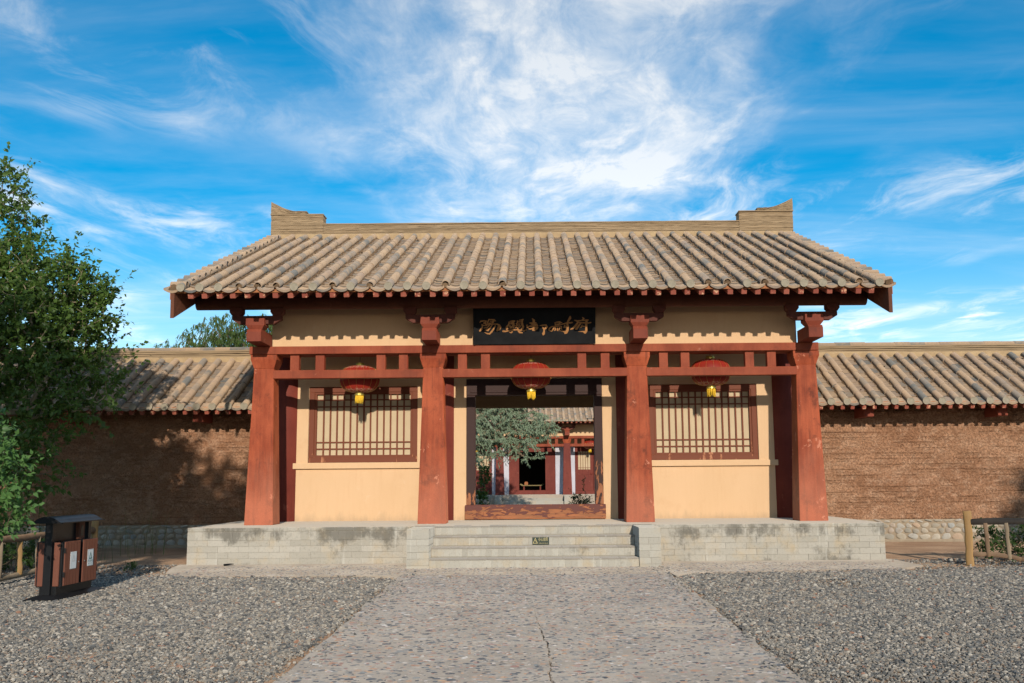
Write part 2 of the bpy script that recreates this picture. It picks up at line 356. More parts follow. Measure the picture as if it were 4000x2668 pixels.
def ground_mat():
    m, t, b = newmat('dry_soil'); p = pos(t)
    c = mixc(t, smooth(t, noise(t, p, .8, 7, .62), .36, .64), (.34, .205, .125), (.46, .30, .19))
    c = mixc(t, math_(t, 'MULTIPLY', smooth(t, noise(t, p, 30, 6, .7), .52, .66), .6), c, (.15, .115, .09))
    c = mixc(t, math_(t, 'MULTIPLY', smooth(t, noise(t, p, 70, 3, .7), .62, .7), .5), c, (.45, .38, .31))
    L(t, c, b.inputs['Base Color']); b.inputs['Roughness'].default_value = .97; b.inputs['Specular IOR Level'].default_value = .1
    bump(t, b, math_(t, 'ADD', noise(t, p, 5, 6, .65), noise(t, p, 40, 5, .7)), .7, .03); return m
M['soil'] = ground_mat()
def peb_mat(name, stops, island=False):
    m, t, b = newmat(name); p = pos(t)
    oi = N(t, 'ShaderNodeObjectInfo'); g = N(t, 'ShaderNodeNewGeometry')
    r = math_(t, 'FRACT', math_(t, 'ADD', oi.outputs['Random'], math_(t, 'MULTIPLY', g.outputs['Random Per Island'], 3.7))) if island else oi.outputs['Random']
    c = ramp(t, r, stops, 'CONSTANT' if not island else 'LINEAR')
    c = mixc(t, .5, c, ramp(t, noise(t, p, 90, 3, .6), [(.3, (.36, .36, .36)), (.7, (.64, .64, .64))]), 'OVERLAY')
    if island:   # cement film over the set pebbles
        f = smooth(t, noise(t, p, 9, 6, .65), .48, .64); c = mixc(t, math_(t, 'MULTIPLY', f, .5), c, (.30, .27, .24))
    L(t, c, b.inputs['Base Color']); b.inputs['Roughness'].default_value = .8; b.inputs['Specular IOR Level'].default_value = .2; return m
M['gravel'] = peb_mat('mixed_gravel', [(0, (0.164, 0.150, 0.132)), (.15, (0.250, 0.222, 0.186)), (.29, (0.088, 0.086, 0.082)), (.41, (0.302, 0.260, 0.209)), (.53, (0.187, 0.174, 0.156)), (.65, (0.244, 0.190, 0.144)), (.73, (0.125, 0.124, 0.121)), (.83, (0.395, 0.350, 0.293)), (.90, (0.073, 0.072, 0.071)), (.955, (0.437, 0.390, 0.330)), (.985, (0.291, 0.160, 0.107))])
M['pebble'] = peb_mat('set_pebbles', [(0, (.055, .06, .07)), (.16, (.10, .105, .115)), (.28, (.24, .215, .19)), (.45, (.36, .31, .265)), (.6, (.26, .235, .215)), (.72, (.17, .18, .185)), (.82, (.40, .26, .17)), (.9, (.22, .11, .09)), (1, (.46, .43, .40))], True)
def path_mat(name='pebble_concrete', c1=(.265, .226, .190), c2=(.345, .298, .252)):
    m, t, b = newmat(name); p = pos(t)
    c = mixc(t, smooth(t, noise(t, p, 1.1, 7, .6), .36, .66), c1, c2)
    c = mixc(t, math_(t, 'MULTIPLY', smooth(t, noise(t, p, 45, 6, .75), .52, .66), .45), c, (.22, .19, .165))
    c = mixc(t, math_(t, 'MULTIPLY', smooth(t, noise(t, p, .6, 5, .6), .52, .7), .5), c, (.47, .39, .305))
    vo = N(t, 'ShaderNodeTexVoronoi'); vo.inputs['Scale'].default_value = 26; L(t, mapping(t, p, (1, 1.25, 1)), vo.inputs['Vector'])
    vr = N(t, 'ShaderNodeSeparateColor'); L(t, vo.outputs['Color'], vr.inputs[0])
    vc = ramp(t, vr.outputs[0], [(0, (.16, .16, .16)), (.3, (.30, .27, .24)), (.6, (.40, .35, .30)), (.85, (.42, .29, .21)), (1, (.45, .42, .39))])
    fm = math_(t, 'MULTIPLY', smooth(t, vo.outputs['Distance'], .42, .30), smooth(t, vr.outputs[1], .35, .5))
    c = mixc(t, math_(t, 'MULTIPLY', fm, .6), c, vc)
    L(t, c, b.inputs['Base Color']); b.inputs['Roughness'].default_value = .9; b.inputs['Specular IOR Level'].default_value = .2
    bump(t, b, math_(t, 'ADD', math_(t, 'MULTIPLY', fm, .5), noise(t, p, 50, 6, .7)), .45, .01); return m
M['path'] = path_mat(); M['apron'] = path_mat('sandy_apron', (.34, .275, .21), (.46, .38, .295))
M['gap'] = simple('dark_joint_dirt', (.035, .028, .022), (.07, .055, .042), 20, .95, .3)

def leaf_mat(name, c1, c2, trans=.35, rough=.45):
    m, t, b = newmat(name); g = N(t, 'ShaderNodeNewGeometry')
    c = mixc(t, g.outputs['Random Per Island'], c1, c2)
    L(t, c, b.inputs['Base Color']); b.inputs['Roughness'].default_value = rough; b.inputs['Specular IOR Level'].default_value = .35
    tr = N(t, 'ShaderNodeBsdfTranslucent'); L(t, mixc(t, .5, c, (c2[0]*1.3, c2[1]*1.25, c2[2]*.5)), tr.inputs[0])
    mx = N(t, 'ShaderNodeMixShader'); mx.inputs[0].default_value = trans
    L(t, b.outputs[0], mx.inputs[1]); L(t, tr.outputs[0], mx.inputs[2]); L(t, mx.outputs[0], t.nodes['Material Output'].inputs[0]); return m
M['leaf'] = leaf_mat('poplar_leaves', (.06, .115, .022), (.13, .21, .045))
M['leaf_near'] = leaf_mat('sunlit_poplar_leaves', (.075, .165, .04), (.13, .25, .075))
M['leaf_willow'] = leaf_mat('willow_leaves', (.07, .12, .025), (.13, .19, .05), .4)
M['leaf_olive'] = leaf_mat('silver_green_leaves', (.15, .21, .125), (.27, .33, .22), .2, .5)
M['leaf_dark'] = leaf_mat('dark_shrub_leaves', (.035, .075, .018), (.07, .125, .03))
M['grassleaf'] = leaf_mat('grass_blades', (.08, .12, .03), (.20, .19, .07))
M['bark'] = simple('grey_brown_bark', (.12, .085, .055), (.22, .165, .11), 9, .95, .6, .02, (1, 1, .3))
M['palebark'] = simple('pale_twig_bark', (.24, .19, .12), (.36, .29, .19), 9, .9, .3, .02, (1, 1, .3))
M['log'] = simple('peeled_log', (.20, .145, .09), (.33, .25, .17), 5, .8, .4, .01, (1, 1, .25))
M['log_gold'] = simple('varnished_yellow_log', (.27, .15, .055), (.40, .245, .10), 4, .7, .35, .01, (1, 1, .25))
M['log_dark'] = simple('weathered_grey_log', (.020, .016, .013), (.055, .043, .034), 6, .8, .5, .01, (.3, 1, 1))
M['log_brown'] = simple('brown_log', (.16, .095, .055), (.25, .16, .095), 6, .8, .5, .01, (.3, 1, 1))
M['blackmetal'] = simple('black_painted_steel', (.009, .009, .010), (.013, .013, .014), 6, .38, 0, .002, spec=.2)
M['slat'] = simple('brown_composite_slat', (.155, .050, .028), (.20, .068, .038), 12, .6, .25, .003, (8, 8, .6))
M['white'] = simple('white_plate', (.62, .62, .60), (.70, .70, .68), 6, .5, .03)
M['greenink'] = simple('green_print', (.02, .13, .12), (.03, .17, .15), 6, .6, 0)
M['faint'] = simple('faded_print', (.56, .53, .50), (.60, .56, .52), 6, .6, 0)
M['steel'] = simple('bare_steel', (.4, .4, .4), (.5, .5, .5), 6, .35, 0, metal=1)
M['board'] = simple('black_lacquer_board', (.010, .010, .011), (.019, .019, .020), 4, .8, .2, .003, spec=.12)
M['gilt'] = simple('old_gilt', (.33, .135, .035), (.46, .22, .07), 22, .6, .3, .003)
M['gold'] = simple('gold_foil', (.62, .46, .10), (.75, .58, .16), 15, .3, .1, .003, metal=.8)
M['altargold'] = simple('tarnished_gilt_wood', (.20, .15, .05), (.28, .21, .08), 15, .6, .1)
M['tassel'] = simple('yellow_tassel', (.72, .44, .02), (.80, .54, .05), 30, .8, .1)
M['signgreen'] = simple('dark_green_sign', (.010, .024, .015), (.020, .038, .024), 20, .5, .1)
M['signgold'] = simple('sign_lettering', (.55, .45, .20), (.62, .52, .26), 20, .5, 0)
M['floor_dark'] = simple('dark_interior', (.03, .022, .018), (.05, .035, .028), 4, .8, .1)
def lantern_mat():
    m, t, b = newmat('red_lantern_silk'); tcx = N(t, 'ShaderNodeTexCoord'); o = tcx.outputs['Object']
    s = N(t, 'ShaderNodeSeparateXYZ'); L(t, o, s.inputs[0])
    az = math_(t, 'ABSOLUTE', s.outputs[2])
    bnd = math_(t, 'MULTIPLY', smooth(t, az, .185, .19), 1.0)
    w = N(t, 'ShaderNodeTexVoronoi'); w.feature = 'DISTANCE_TO_EDGE'; w.inputs['Scale'].default_value = 15; L(t, mapping(t, o, (1, 1, 1.6)), w.inputs['Vector'])
    pat = math_(t, 'MULTIPLY', smooth(t, w.outputs['Distance'], .12, .05), bnd)
    c = mixc(t, noise(t, o, 6, 4), (.34, .024, .012), (.42, .036, .018))
    c = mixc(t, math_(t, 'MULTIPLY', pat, .55), c, (.72, .50, .38))
    L(t, c, b.inputs['Base Color']); b.inputs['Roughness'].default_value = .6
    tr = N(t, 'ShaderNodeBsdfTranslucent'); L(t, c, tr.inputs[0]); mx = N(t, 'ShaderNodeMixShader'); mx.inputs[0].default_value = .3
    L(t, b.outputs[0], mx.inputs[1]); L(t, tr.outputs[0], mx.inputs[2]); L(t, mx.outputs[0], t.nodes['Material Output'].inputs[0])
    return m
M['lantern'] = lantern_mat()

# ================================================================== GROUND
def vnoise(x, y, s, seed):
    """cheap value noise for layout decisions"""
    r = np.random.default_rng(seed); g = r.random((64, 64))
    u = np.asarray(x)/s + 100; v = np.asarray(y)/s + 100; i = np.floor(u).astype(int); j = np.floor(v).astype(int)
    a = u - i; b = v - j; a = a*a*(3 - 2*a); b = b*b*(3 - 2*b)
    G = lambda p, q: g[p % 64, q % 64]
    return (G(i, j)*(1 - a) + G(i + 1, j)*a)*(1 - b) + (G(i, j + 1)*(1 - a) + G(i + 1, j + 1)*a)*b
def ground_sheet():
    xs = np.r_[-260, -120, -60, -30, np.linspace(-14, 14, 113), 30, 60, 120, 260]
    ys = np.r_[-200, -80, -30, -8, 0, np.linspace(5, 24, 77), 30, 45, 60, 100, 200, 400]
    X, Y = np.meshgrid(xs, ys); Z = (vnoise(X, Y, .9, 3) - .5)*.02 - .012
    inside = (X > -14) & (X < 14) & (Y > 5) & (Y < 24); Z[~inside] = -.014
    v = np.c_[X.ravel(), Y.ravel(), Z.ravel()]; nx = len(xs); ny = len(ys)
    i, j = np.meshgrid(np.arange(nx - 1), np.arange(ny - 1)); a = (j*nx + i).ravel()
    me = npmesh('ground', v, np.c_[a, a + 1, a + nx + 1, a + nx], True, M['soil'])
    return mobj('ground', me, kind='structure')
ground = ground_sheet()
PLX = lambda y: -1.80 - .022*(y - 7)      # left / right edge of the path
PRX = lambda y: 1.74 + .022*(y - 7)
YJ = 9.36
def crack(y):
    i = int(y*23); r = random.Random(i); a = r.uniform(-.022, .022); r2 = random.Random(i + 1); b = r2.uniform(-.022, .022)
    f = y*23 - i; return .035 + .02*sin(y*1.7) - .03*(y - 8.2) + a*(1 - f) + b*f
path = mobj('path', MB().box(-1.7, 1.7, 5.2, 14.5, -.06, -.022).mesh('path', M['gap']), kind='structure')
def slab(poly, name='slab', mat=M['path'], z=.012, parent=path, **kw):
    return MB().prism(poly, 'z', -.02, z).build(name, mat, parent, .004, **kw)
ysn = np.linspace(5.0, YJ - .016, 90)
gapw = lambda y: .004 + .006*max(0, min(1, (10.6 - y)/3))
edge = lambda fx, y, k: (fx(y) + .05*(vnoise(y*3., 5.*k, 1, 9) - .5), y)
slab([edge(PLX, y, 1) for y in np.linspace(5, YJ - .016, 30)] + [(crack(y) - gapw(y), y) for y in ysn[::-1]])
slab([(crack(y) + gapw(y), y) for y in ysn] + [edge(PRX, y, 2) for y in np.linspace(YJ - .016, 5, 30)])
yn2 = np.linspace(YJ + .014, 10.7, 32)
notch = [(crack(y) - gapw(y)*(10.7 - y)/1.3, y) for y in yn2] + [(crack(y) + gapw(y)*(10.7 - y)/1.3, y) for y in yn2[::-1]]
slab([edge(PLX, y, 1) for y in np.linspace(14.56, YJ + .014, 40)] + notch + [edge(PRX, y, 2) for y in np.linspace(YJ + .014, 14.56, 40)])
ap = [(-5.55, 15.2), (-5.2, 14.78), (-4.6, 14.62), (-3.6, 14.58), (-2.6, 14.57), (-2.25, 14.5), (-2.02, 14.3), (-1.975, 14.0)]
ap = [(x, y + .03*sin(x*9)) for x, y in ap]
ar = [(1.93, 14.0), (1.99, 14.3), (2.2, 14.56), (2.6, 14.72), (3.8, 14.86), (4.9, 14.98), (5.5, 15.15), (5.9, 15.55)]
apron = MB().prism(ap + [(-1.96, 14.57), (1.91, 14.57)] + ar + [(5.85, 16.8), (-5.9, 16.8), (-5.75, 15.9)], 'z', -.02, .016).build('paved_apron', M['apron'], None, .004, kind='structure')
apron.name = 'apron'

# embedded pebbles of the path: the 300 nearest one by one, the rest as one part
def dome(n=8):
    v = [(0, 0, 1)] + [(.62*cos(2*pi*k/n), .62*sin(2*pi*k/n), .76) for k in range(n)] + [(cos(2*pi*k/n), sin(2*pi*k/n), -.2) for k in range(n)]
    f = [(0, 1 + k, 1 + (k + 1) % n) for k in range(n)] + [(1 + k, 1 + n + k, 1 + n + (k + 1) % n, 1 + (k + 1) % n) for k in range(n)]
    return v, f
dv, df = dome()
pmats = []
for _ in range(30000):
    y = random.uniform(6.2, 16.3); lim = .56*y
    x = random.uniform(-2.6, 2.6) if y < 14.5 else random.uniform(-5.4, 5.4)
    if y < 14.5 and not (PLX(y) + .04 < x < PRX(y) - .04): continue
    if abs(y - YJ) < .03: continue
    a = random.gammavariate(5, .0040)*(1 if y < 14.5 else .8); b = a*random.uniform(.45, .85)
    if y < 10.7 and abs(x - crack(y)) < a*.8: continue
    z = .012 if y < 14.56 else .016
    pmats.append((y, Matrix.Translation((x, y, z)) @ Matrix.Rotation(random.uniform(-.6, .6), 4, 'Z') @ Matrix.Diagonal((a, b, random.uniform(.002, .006), 1))))
pmats.sort(key=lambda q: q[0])
big = [q for q in pmats if q[1].to_scale().x > .028 and 6.9 < q[0] < 9.6][:290]
bigset = set(id(q) for q in big); rest = [q[1] for q in pmats if id(q) not in bigset]
dm = pymesh('pebble', dv, df, True, M['pebble'])
for _, m in big:
    o = mobj('pebble', dm, None, path, m.to_translation()); o.scale = m.to_scale(); o.rotation_euler = m.to_euler()
v, f = xform(dv, df, rest)
mobj('set_pebbles', pymesh('set_pebbles', v, f, True, M['pebble']), None, path, kind='stuff')

# loose gravel: points from numpy, stones instanced on them by geometry nodes
def gravel():
    Nn = 1150000
    y = rng.random(Nn)**.8*10.6 + 6.3; x = rng.random(Nn)*22.4 - 11.2
    keep = np.abs(x + .06) < .535*y + 1.9; x = x[keep]; y = y[keep]
    nz = vnoise(x, y, .55, 1); nz2 = vnoise(x, y, .16, 2); wv = (nz - .5)*.5 + (nz2 - .5)*.25
    pl = -1.80 - .022*(y - 7); pr = 1.74 + .022*(y - 7)
    d = np.zeros_like(x)
    def sst(t): t = np.clip(t, 0, 1); return t*t*(3 - 2*t)
    side = np.maximum(pl - x, x - pr) + wv*.25
    d = sst((side + .03)/.14)
    lim = np.where(x < 0, np.interp(x, [-11.5, -7, -5.6, -5.1, -4.5, -2.4, -1.9], [15.0, 15.3, 15.35, 14.72, 14.56, 14.5, 14.1]), np.interp(x, [1.9, 2.3, 3.8, 5.5, 6.2, 11.5], [14.1, 14.55, 14.8, 15.0, 15.5, 15.5]))
    far = sst((lim - y + wv*.35)/np.where(np.abs(x) > 5.4, .8, .12))
    d *= far
    dirt = ((np.abs(x) > 5.6) & (y > 14.6))*.09 + ((np.abs(x) > 5.6) & (y > 15.3) & (nz > .6))*.10
    strip = sst((.34 - np.abs(side))/.3)*.07 + ((np.abs(x) < 5.6) & (y > 14.0))*.004
    d = np.maximum(d, np.maximum(dirt, strip))
    bare = sst((vnoise(x, y, 1.3, 8) - .80)/.08)*(y > 9)
    d *= 1 - .75*bare
    dens = 3500*np.clip((10.5/y)**1.1, .5, 1.1)/ (len(x)/ (np.trapz(.535*np.linspace(6.3, 16.9, 50)*2 + 3.8, np.linspace(6.3, 16.9, 50))))
    # local sampling density falls as y grows because of the power law; correct for it
    pdf = (1/.8)*((y - 6.3)/10.6 + 1e-3)**(1/.8 - 1)
    keep = rng.random(len(x)) < np.clip(d*dens/np.clip(pdf, .25, 2), 0, 1)
    x = x[keep]; y = y[keep]; n = len(x)
    sc = np.clip(rng.lognormal(math.log(.0093), .33, n), .005, .026)*np.clip((y/9.5)**.55, .78, 1.3)
    z = sc*.30 - .004 + np.where((x > -1.80 - .022*(y - 7)) & (x < 1.74 + .022*(y - 7)), .014, 0) + (vnoise(x, y, .4, 5) - .5)*.012
    me = bpy.data.meshes.new('gravel'); me.vertices.add(n); me.vertices.foreach_set('co', np.c_[x, y, z].astype(np.float32).ravel())
    a = me.attributes.new('sc', 'FLOAT', 'POINT'); a.data.foreach_set('value', sc.astype(np.float32))
    a = me.attributes.new('rot', 'FLOAT_VECTOR', 'POINT'); a.data.foreach_set('vector', np.c_[rng.normal(0, .4, n), rng.normal(0, .4, n), rng.random(n)*6.3].astype(np.float32).ravel())
    a = me.attributes.new('pick', 'INT', 'POINT'); a.data.foreach_set('value', rng.integers(0, 4, n).astype(np.int32))
    print('gravel stones', n)
    g = bpy.data.node_groups.new('gravel_stones', 'GeometryNodeTree')
    g.interface.new_socket('Geometry', in_out='INPUT', socket_type='NodeSocketGeometry'); g.interface.new_socket('Geometry', in_out='OUTPUT', socket_type='NodeSocketGeometry')
    gi = g.nodes.new('NodeGroupInput'); go = g.nodes.new('NodeGroupOutput')
    jn = g.nodes.new('GeometryNodeJoinGeometry')
    for k in range(4):
        ic = g.nodes.new('GeometryNodeMeshIcoSphere'); ic.inputs['Radius'].default_value = 1; ic.inputs['Subdivisions'].default_value = 2
        nz = g.nodes.new('ShaderNodeTexNoise'); nz.inputs['Scale'].default_value = .9 + .2*k
        po = g.nodes.new('GeometryNodeInputPosition'); ad = g.nodes.new('ShaderNodeVectorMath'); ad.operation = 'ADD'; ad.inputs[1].default_value = (k*3.1, k*1.7, 0)
        g.links.new(po.outputs[0], ad.inputs[0]); g.links.new(ad.outputs[0], nz.inputs['Vector'])
        mu = g.nodes.new('ShaderNodeVectorMath'); mu.operation = 'MULTIPLY_ADD'; g.links.new(nz.outputs[1], mu.inputs[0]); mu.inputs[1].default_value = (1.1, 1.1, 1.1); mu.inputs[2].default_value = (-.55, -.55, -.55)
        spn = g.nodes.new('GeometryNodeSetPosition'); g.links.new(ic.outputs[0], spn.inputs['Geometry']); g.links.new(mu.outputs[0], spn.inputs['Offset'])
        tr = g.nodes.new('GeometryNodeTransform'); tr.inputs['Scale'].default_value = [(1.15, .85, .62), (1, .9, .5), (1.3, .75, .55), (.95, .95, .75)][k]; g.links.new(spn.outputs[0], tr.inputs['Geometry'])
        ss = g.nodes.new('GeometryNodeSetShadeSmooth'); g.links.new(tr.outputs[0], ss.inputs[0])
        sm = g.nodes.new('GeometryNodeSetMaterial'); sm.inputs['Material'].default_value = M['gravel']; g.links.new(ss.outputs[0], sm.inputs[0])
        gt = g.nodes.new('GeometryNodeGeometryToInstance'); g.links.new(sm.outputs[0], gt.inputs[0]); g.links.new(gt.outputs[0], jn.inputs[0])
    ip = g.nodes.new('GeometryNodeInstanceOnPoints'); g.links.new(gi.outputs[0], ip.inputs['Points']); g.links.new(jn.outputs[0], ip.inputs['Instance'])
    ip.inputs['Pick Instance'].default_value = True
    for nm, typ, sock in (('sc', 'FLOAT', 'Scale'), ('rot', 'FLOAT_VECTOR', 'Rotation'), ('pick', 'INT', 'Instance Index')):
        na = g.nodes.new('GeometryNodeInputNamedAttribute'); na.data_type = typ; na.inputs[0].default_value = nm
        out = [o for o in na.outputs if o.enabled and o.name == 'Attribute'][0]; g.links.new(out, ip.inputs[sock])
    g.links.new(ip.outputs[0], go.inputs[0])
    o = mobj('gravel', me, M['gravel'], label='loose grey gravel spread on both sides of the path', kind='stuff')
    mod = o.modifiers.new('stones', 'NODES'); mod.node_group = g
    return o
gravel()

# ================================================================== PLATFORM AND STEPS
PF, PH = 16.65, .61
plat = thing('brick_platform', (0, PF, 0), 'low limewashed brick platform with four steps carrying the gate hall', 'platform')
box('core', M['mortar'], plat, -5.73, 5.71, PF + .014, 28.6, -.1, PH - .012, .0)
box('top_paving', M['paving'], plat, -5.74, 5.72, PF + .004, 28.6, PH - .011, PH, .0)
bm_long = [bevbox(.335, .05, .095, .0035, .0015, k) for k in range(3)]
bm_sold = [bevbox(.122, .05, .137, .0035, .0015, k + 5) for k in range(3)]
bm_cap = [bevbox(.30, .06, .058, .008, .002, k + 9) for k in range(2)]
bm_step = [bevbox(.088, .37, .14, .006, .001, k + 20) for k in range(3)]
for me in bm_long + bm_sold + bm_cap: me.materials.append(M['brick'])
for me in bm_step: me.materials.append(M['stepbrick'])
def jit(a): return random.uniform(-a, a)
for sx0, sx1 in ((-5.74, -2.02), (1.92, 5.72)):
    for c in range(4):
        z = .012 + .05 + c*.098; x = sx0 + (.17 if c % 2 else .34)/2*1.0; n = 0
        x = sx0 + (.0 if c % 2 else -.17)
        while x < sx1 - .02:
            a = max(x, sx0); b = min(x + .335, sx1)
            if b - a > .05:
                o = mobj('brick', bm_long[random.randrange(3)], None, plat, ((a + b)/2, PF + .024 + jit(.003), z)); o.scale.x = (b - a)/.335 - .002
            x += .338
    z0 = .012 + 4*.098 + .003; x = sx0
    while x < sx1 - .03:
        b = min(x + .122, sx1)
        o = mobj('soldier_brick', bm_sold[random.randrange(3)], None, plat, ((x + b)/2, PF + .020 + jit(.003), z0 + .0675)); o.scale.x = (b - x)/.122
        x += .1245
    x = sx0
    while x < sx1 - .03:
        b = min(x + .30, sx1)
        o = mobj('coping_brick', bm_cap[random.randrange(2)], None, plat, ((x + b)/2, PF + .026 + jit(.002), PH - .033 + .002)); o.scale.x = (b - x)/.30
        x += .303
# steps: four risers of soldier bricks
SX0, SX1, SB, TR = -1.665, 1.575, 15.70, .318
for k in range(4):
    z1 = PH*(k + 1)/4; y0 = SB + k*TR
    box('step_core', M['mortar'], plat, SX0, SX1, y0 + .012, PF + .3, z1 - PH/4 - .01, z1 - .006, 0)
    n = 34; w = (SX1 - SX0)/n
    for i in range(n):
        o = mobj('step_brick', bm_step[random.randrange(3)], None, plat, (SX0 + (i + .5)*w, y0 + .185 + jit(.002), z1 - .0705 + jit(.0012)))
        o.scale = (w/.088*.985, 1, .86); o.location.z -= .012
    for i in range(11):
        wt = (SX1 - SX0)/11; box('tread_slab', M['tread'], plat, SX0 + i*wt + .0015, SX0 + (i + 1)*wt - .0015, y0 - .012 + jit(.002), y0 + TR + .02, z1 - .022, z1 + jit(.001), .004)
for cx0, cx1 in ((-2.015, -1.668), (1.578, 1.918)):
    box('cheek_core', M['mortar'], plat, cx0 + .01, cx1 - .01, SB - .03, PF + .2, -.05, PH - .005, 0)
    zs = [.0, .055, .155, .255, .355, .455, .612]
    for k in range(6):
        h = zs[k + 1] - zs[k]; cuts = [cx0, cx1] if k in (0, 5) else ([cx0, (cx0 + cx1)/2 + (.01 if k % 2 else -.02), cx1])
        for a, b in zip(cuts, cuts[1:]):
            MB().box(a + .002, b - .002, SB - .045 + jit(.002), SB + .28, zs[k] + .002, zs[k + 1] - .002).build('cheek_block', M['stepbrick'], plat, .005)
        yb = SB + .285
        while yb < PF + .1:
            ye = min(yb + .345, PF + .15)
            MB().box(cx0 + .001, cx1 - .001, yb, ye, zs[k] + .002, zs[k + 1] - .002).build('cheek_block', M['stepbrick'], plat, .005); yb = ye + .004

# ================================================================== GATE HALL
AX = 17.85                                   # front column line
EY, EZ, RY = 16.10, 4.47, 22.30              # eave and ridge of the deck
TA = .387; AL = math.atan(TA)
gate = thing('gate_hall', (0, AX, PH), 'tiled gate hall with red columns and ochre walls on the brick platform', 'building')
shared = []                                  # parts the hall across the court repeats
def sh(o): shared.append(o); return o
CX = (-4.84, -1.82, 1.82, 4.84)
# columns
def column(x):
    m = MB(); R = m.rect
    m.loft([R(x, AX, PH - .003, .25, .25), R(x, AX, 2.0, .2125, .2125), R(x, AX, 3.364, .176, .176)])
    c = m.build('column', M['red'], gate, .012)
    m = MB(); m.loft([R(x, AX, 3.362, .18, .18), R(x, AX, 3.52, .232, .225), R(x, AX, 3.607, .232, .225)])
    cap = m.build('capital', M['red'], c, .008)
    return sh(c), sh(cap)
for x in CX: column(x)
sh(box('upper_beam', M['beam'], gate, -5.09, 5.06, AX - .255, AX + .24, 3.609, 3.748, .01))
for a, b in zip(CX, CX[1:]):
    sh(box('lower_beam', M['beam'], gate, a + .165, b - .165, AX - .20, AX, 3.178, 3.326, .01))
def strut(x): return sh(box('strut', M['beam'], gate, x - .078, x + .078, AX - .175, AX - .03, 3.324, 3.611, .006))
def pxx(d, y=17.7): return (d - 1220)*(y*.9903 + 2.0*.139)/2286 - .06
for d in (676, 734, 874, 925.5, 1061, 1114, 1335.5, 1389, 1523, 1572.5, 1720.5, 1771): strut(pxx(d) + .0)
# upper wall and brackets
sh(box('upper_wall', M['yellow'], gate, -4.735, 4.70, AX - .09, AX + .10, 3.749, 5.02, .004))
for x in CX:
    m = MB(); m.prism([(16.95, 3.752), (16.95, 3.918), (16.99, 3.968), (17.70, 3.968), (17.70, 3.752)], 'x', x - .125, x + .125); sh(m.build('bracket_nose', M['bracket'], gate, .006))
    m = MB(); R = m.rect; m.loft([R(x, 17.16, 3.969, .105, .10), R(x, 17.16, 4.045, .16, .15), R(x, 17.16, 4.165, .16, .15)]); sh(m.build('bracket_block', M['bracket'], gate, .005))
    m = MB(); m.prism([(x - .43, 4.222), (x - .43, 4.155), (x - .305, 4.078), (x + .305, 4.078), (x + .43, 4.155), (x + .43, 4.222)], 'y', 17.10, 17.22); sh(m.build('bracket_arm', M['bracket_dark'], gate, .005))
    for s in (-1, 1):
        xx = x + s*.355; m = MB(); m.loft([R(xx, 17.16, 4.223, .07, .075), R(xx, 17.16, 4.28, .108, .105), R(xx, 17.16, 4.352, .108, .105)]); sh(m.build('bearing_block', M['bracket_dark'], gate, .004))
def cyl_x(x0, x1, y, z, r, n=14): return MB().tube([(x0, y, z), (x1, y, z)], r, n)
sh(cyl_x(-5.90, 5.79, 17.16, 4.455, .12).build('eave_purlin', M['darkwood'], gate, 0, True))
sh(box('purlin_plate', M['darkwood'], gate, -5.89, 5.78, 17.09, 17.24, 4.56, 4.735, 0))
# wall-line columns, walls, openings
WY = 19.20
for x in CX:
    m = MB(); m.tube([(x, WY + .12, PH - .003), (x, WY + .12, 5.5)], .285, 24); m.build('wall_column', M['maroon'], gate, 0, True)
def wallbox(x0, x1, z0, z1): return box('wall_panel', M['yellow'], gate, x0, x1, WY, WY + .24, z0, z1, 0)
WIN = ((-4.365, -2.265), (2.195, 4.285)); WZ = (1.712, 3.172)
for (a, b), (l, r) in zip(WIN, ((-4.84, -1.82), (1.82, 4.84))):
    wallbox(l, r, PH - .003, WZ[0]); wallbox(l, r, WZ[1], 5.55); wallbox(l, a, WZ[0], WZ[1]); wallbox(b, r, WZ[0], WZ[1])
    box('wall_ledge', M['yellow'], gate, l + .16, r - .16, WY - .07, WY - .002, 1.598, 1.706, .006)
wallbox(-1.82, -1.325, PH - .003, 5.55); wallbox(1.295, 1.82, PH - .003, 5.55); wallbox(-1.325, 1.295, 3.30, 5.55)
for i, (a, b) in enumerate(WIN):
    m = MB(); fw_ = .105
    for q in ((a, b, WZ[1] - fw_, WZ[1] - .003), (a, b, WZ[0] + .003, WZ[0] + fw_), (a, a + fw_, WZ[0] + fw_, WZ[1] - fw_), (b - fw_, b, WZ[0] + fw_, WZ[1] - fw_)):
        m.box(q[0] + .003, q[1] - .003, WY + .035, WY + .15, q[2], q[3])
    win = m.build('window', M['winframe'], gate, .005, label='latticed window left of the doorway' if i == 0 else 'latticed window right of the doorway')
    ia, ib, iz0, iz1 = a + .145, b - .145, WZ[0] + .145, WZ[1] - .145
    m = MB()
    for q in ((a + fw_, b - fw_, iz1, WZ[1] - fw_), (a + fw_, b - fw_, WZ[0] + fw_, iz0), (a + fw_, ia, iz0, iz1), (ib, b - fw_, iz0, iz1)): m.box(q[0], q[1], WY + .055, WY + .14, q[2], q[3])
    m.build('inner_frame', M['winframe'], win, .003)
    pw = (ib - ia)/14
    for k in range(1, 14): box('lattice_bar', M['winframe'], win, ia + k*pw - .015, ia + k*pw + .015, WY + .085, WY + .115, iz0 - .002, iz1 + .002, .003)
    for z in (iz1 - .105, iz1 - .237, iz0 + .12, iz0 + .247): box('lattice_bar', M['winframe'], win, ia - .002, ib + .002, WY + .092, WY + .122, z - .012, z + .012, .003)
    box('pane', M['paper'], win, ia - .02, ib + .02, WY + .126, WY + .132, iz0 - .02, iz1 + .02, 0)
for x0, x1 in ((-1.322, -1.153), (1.137, 1.292)): box('door_jamb', M['jamb'], gate, x0, x1, WY - .03, WY + .22, .895, 2.98, .008)
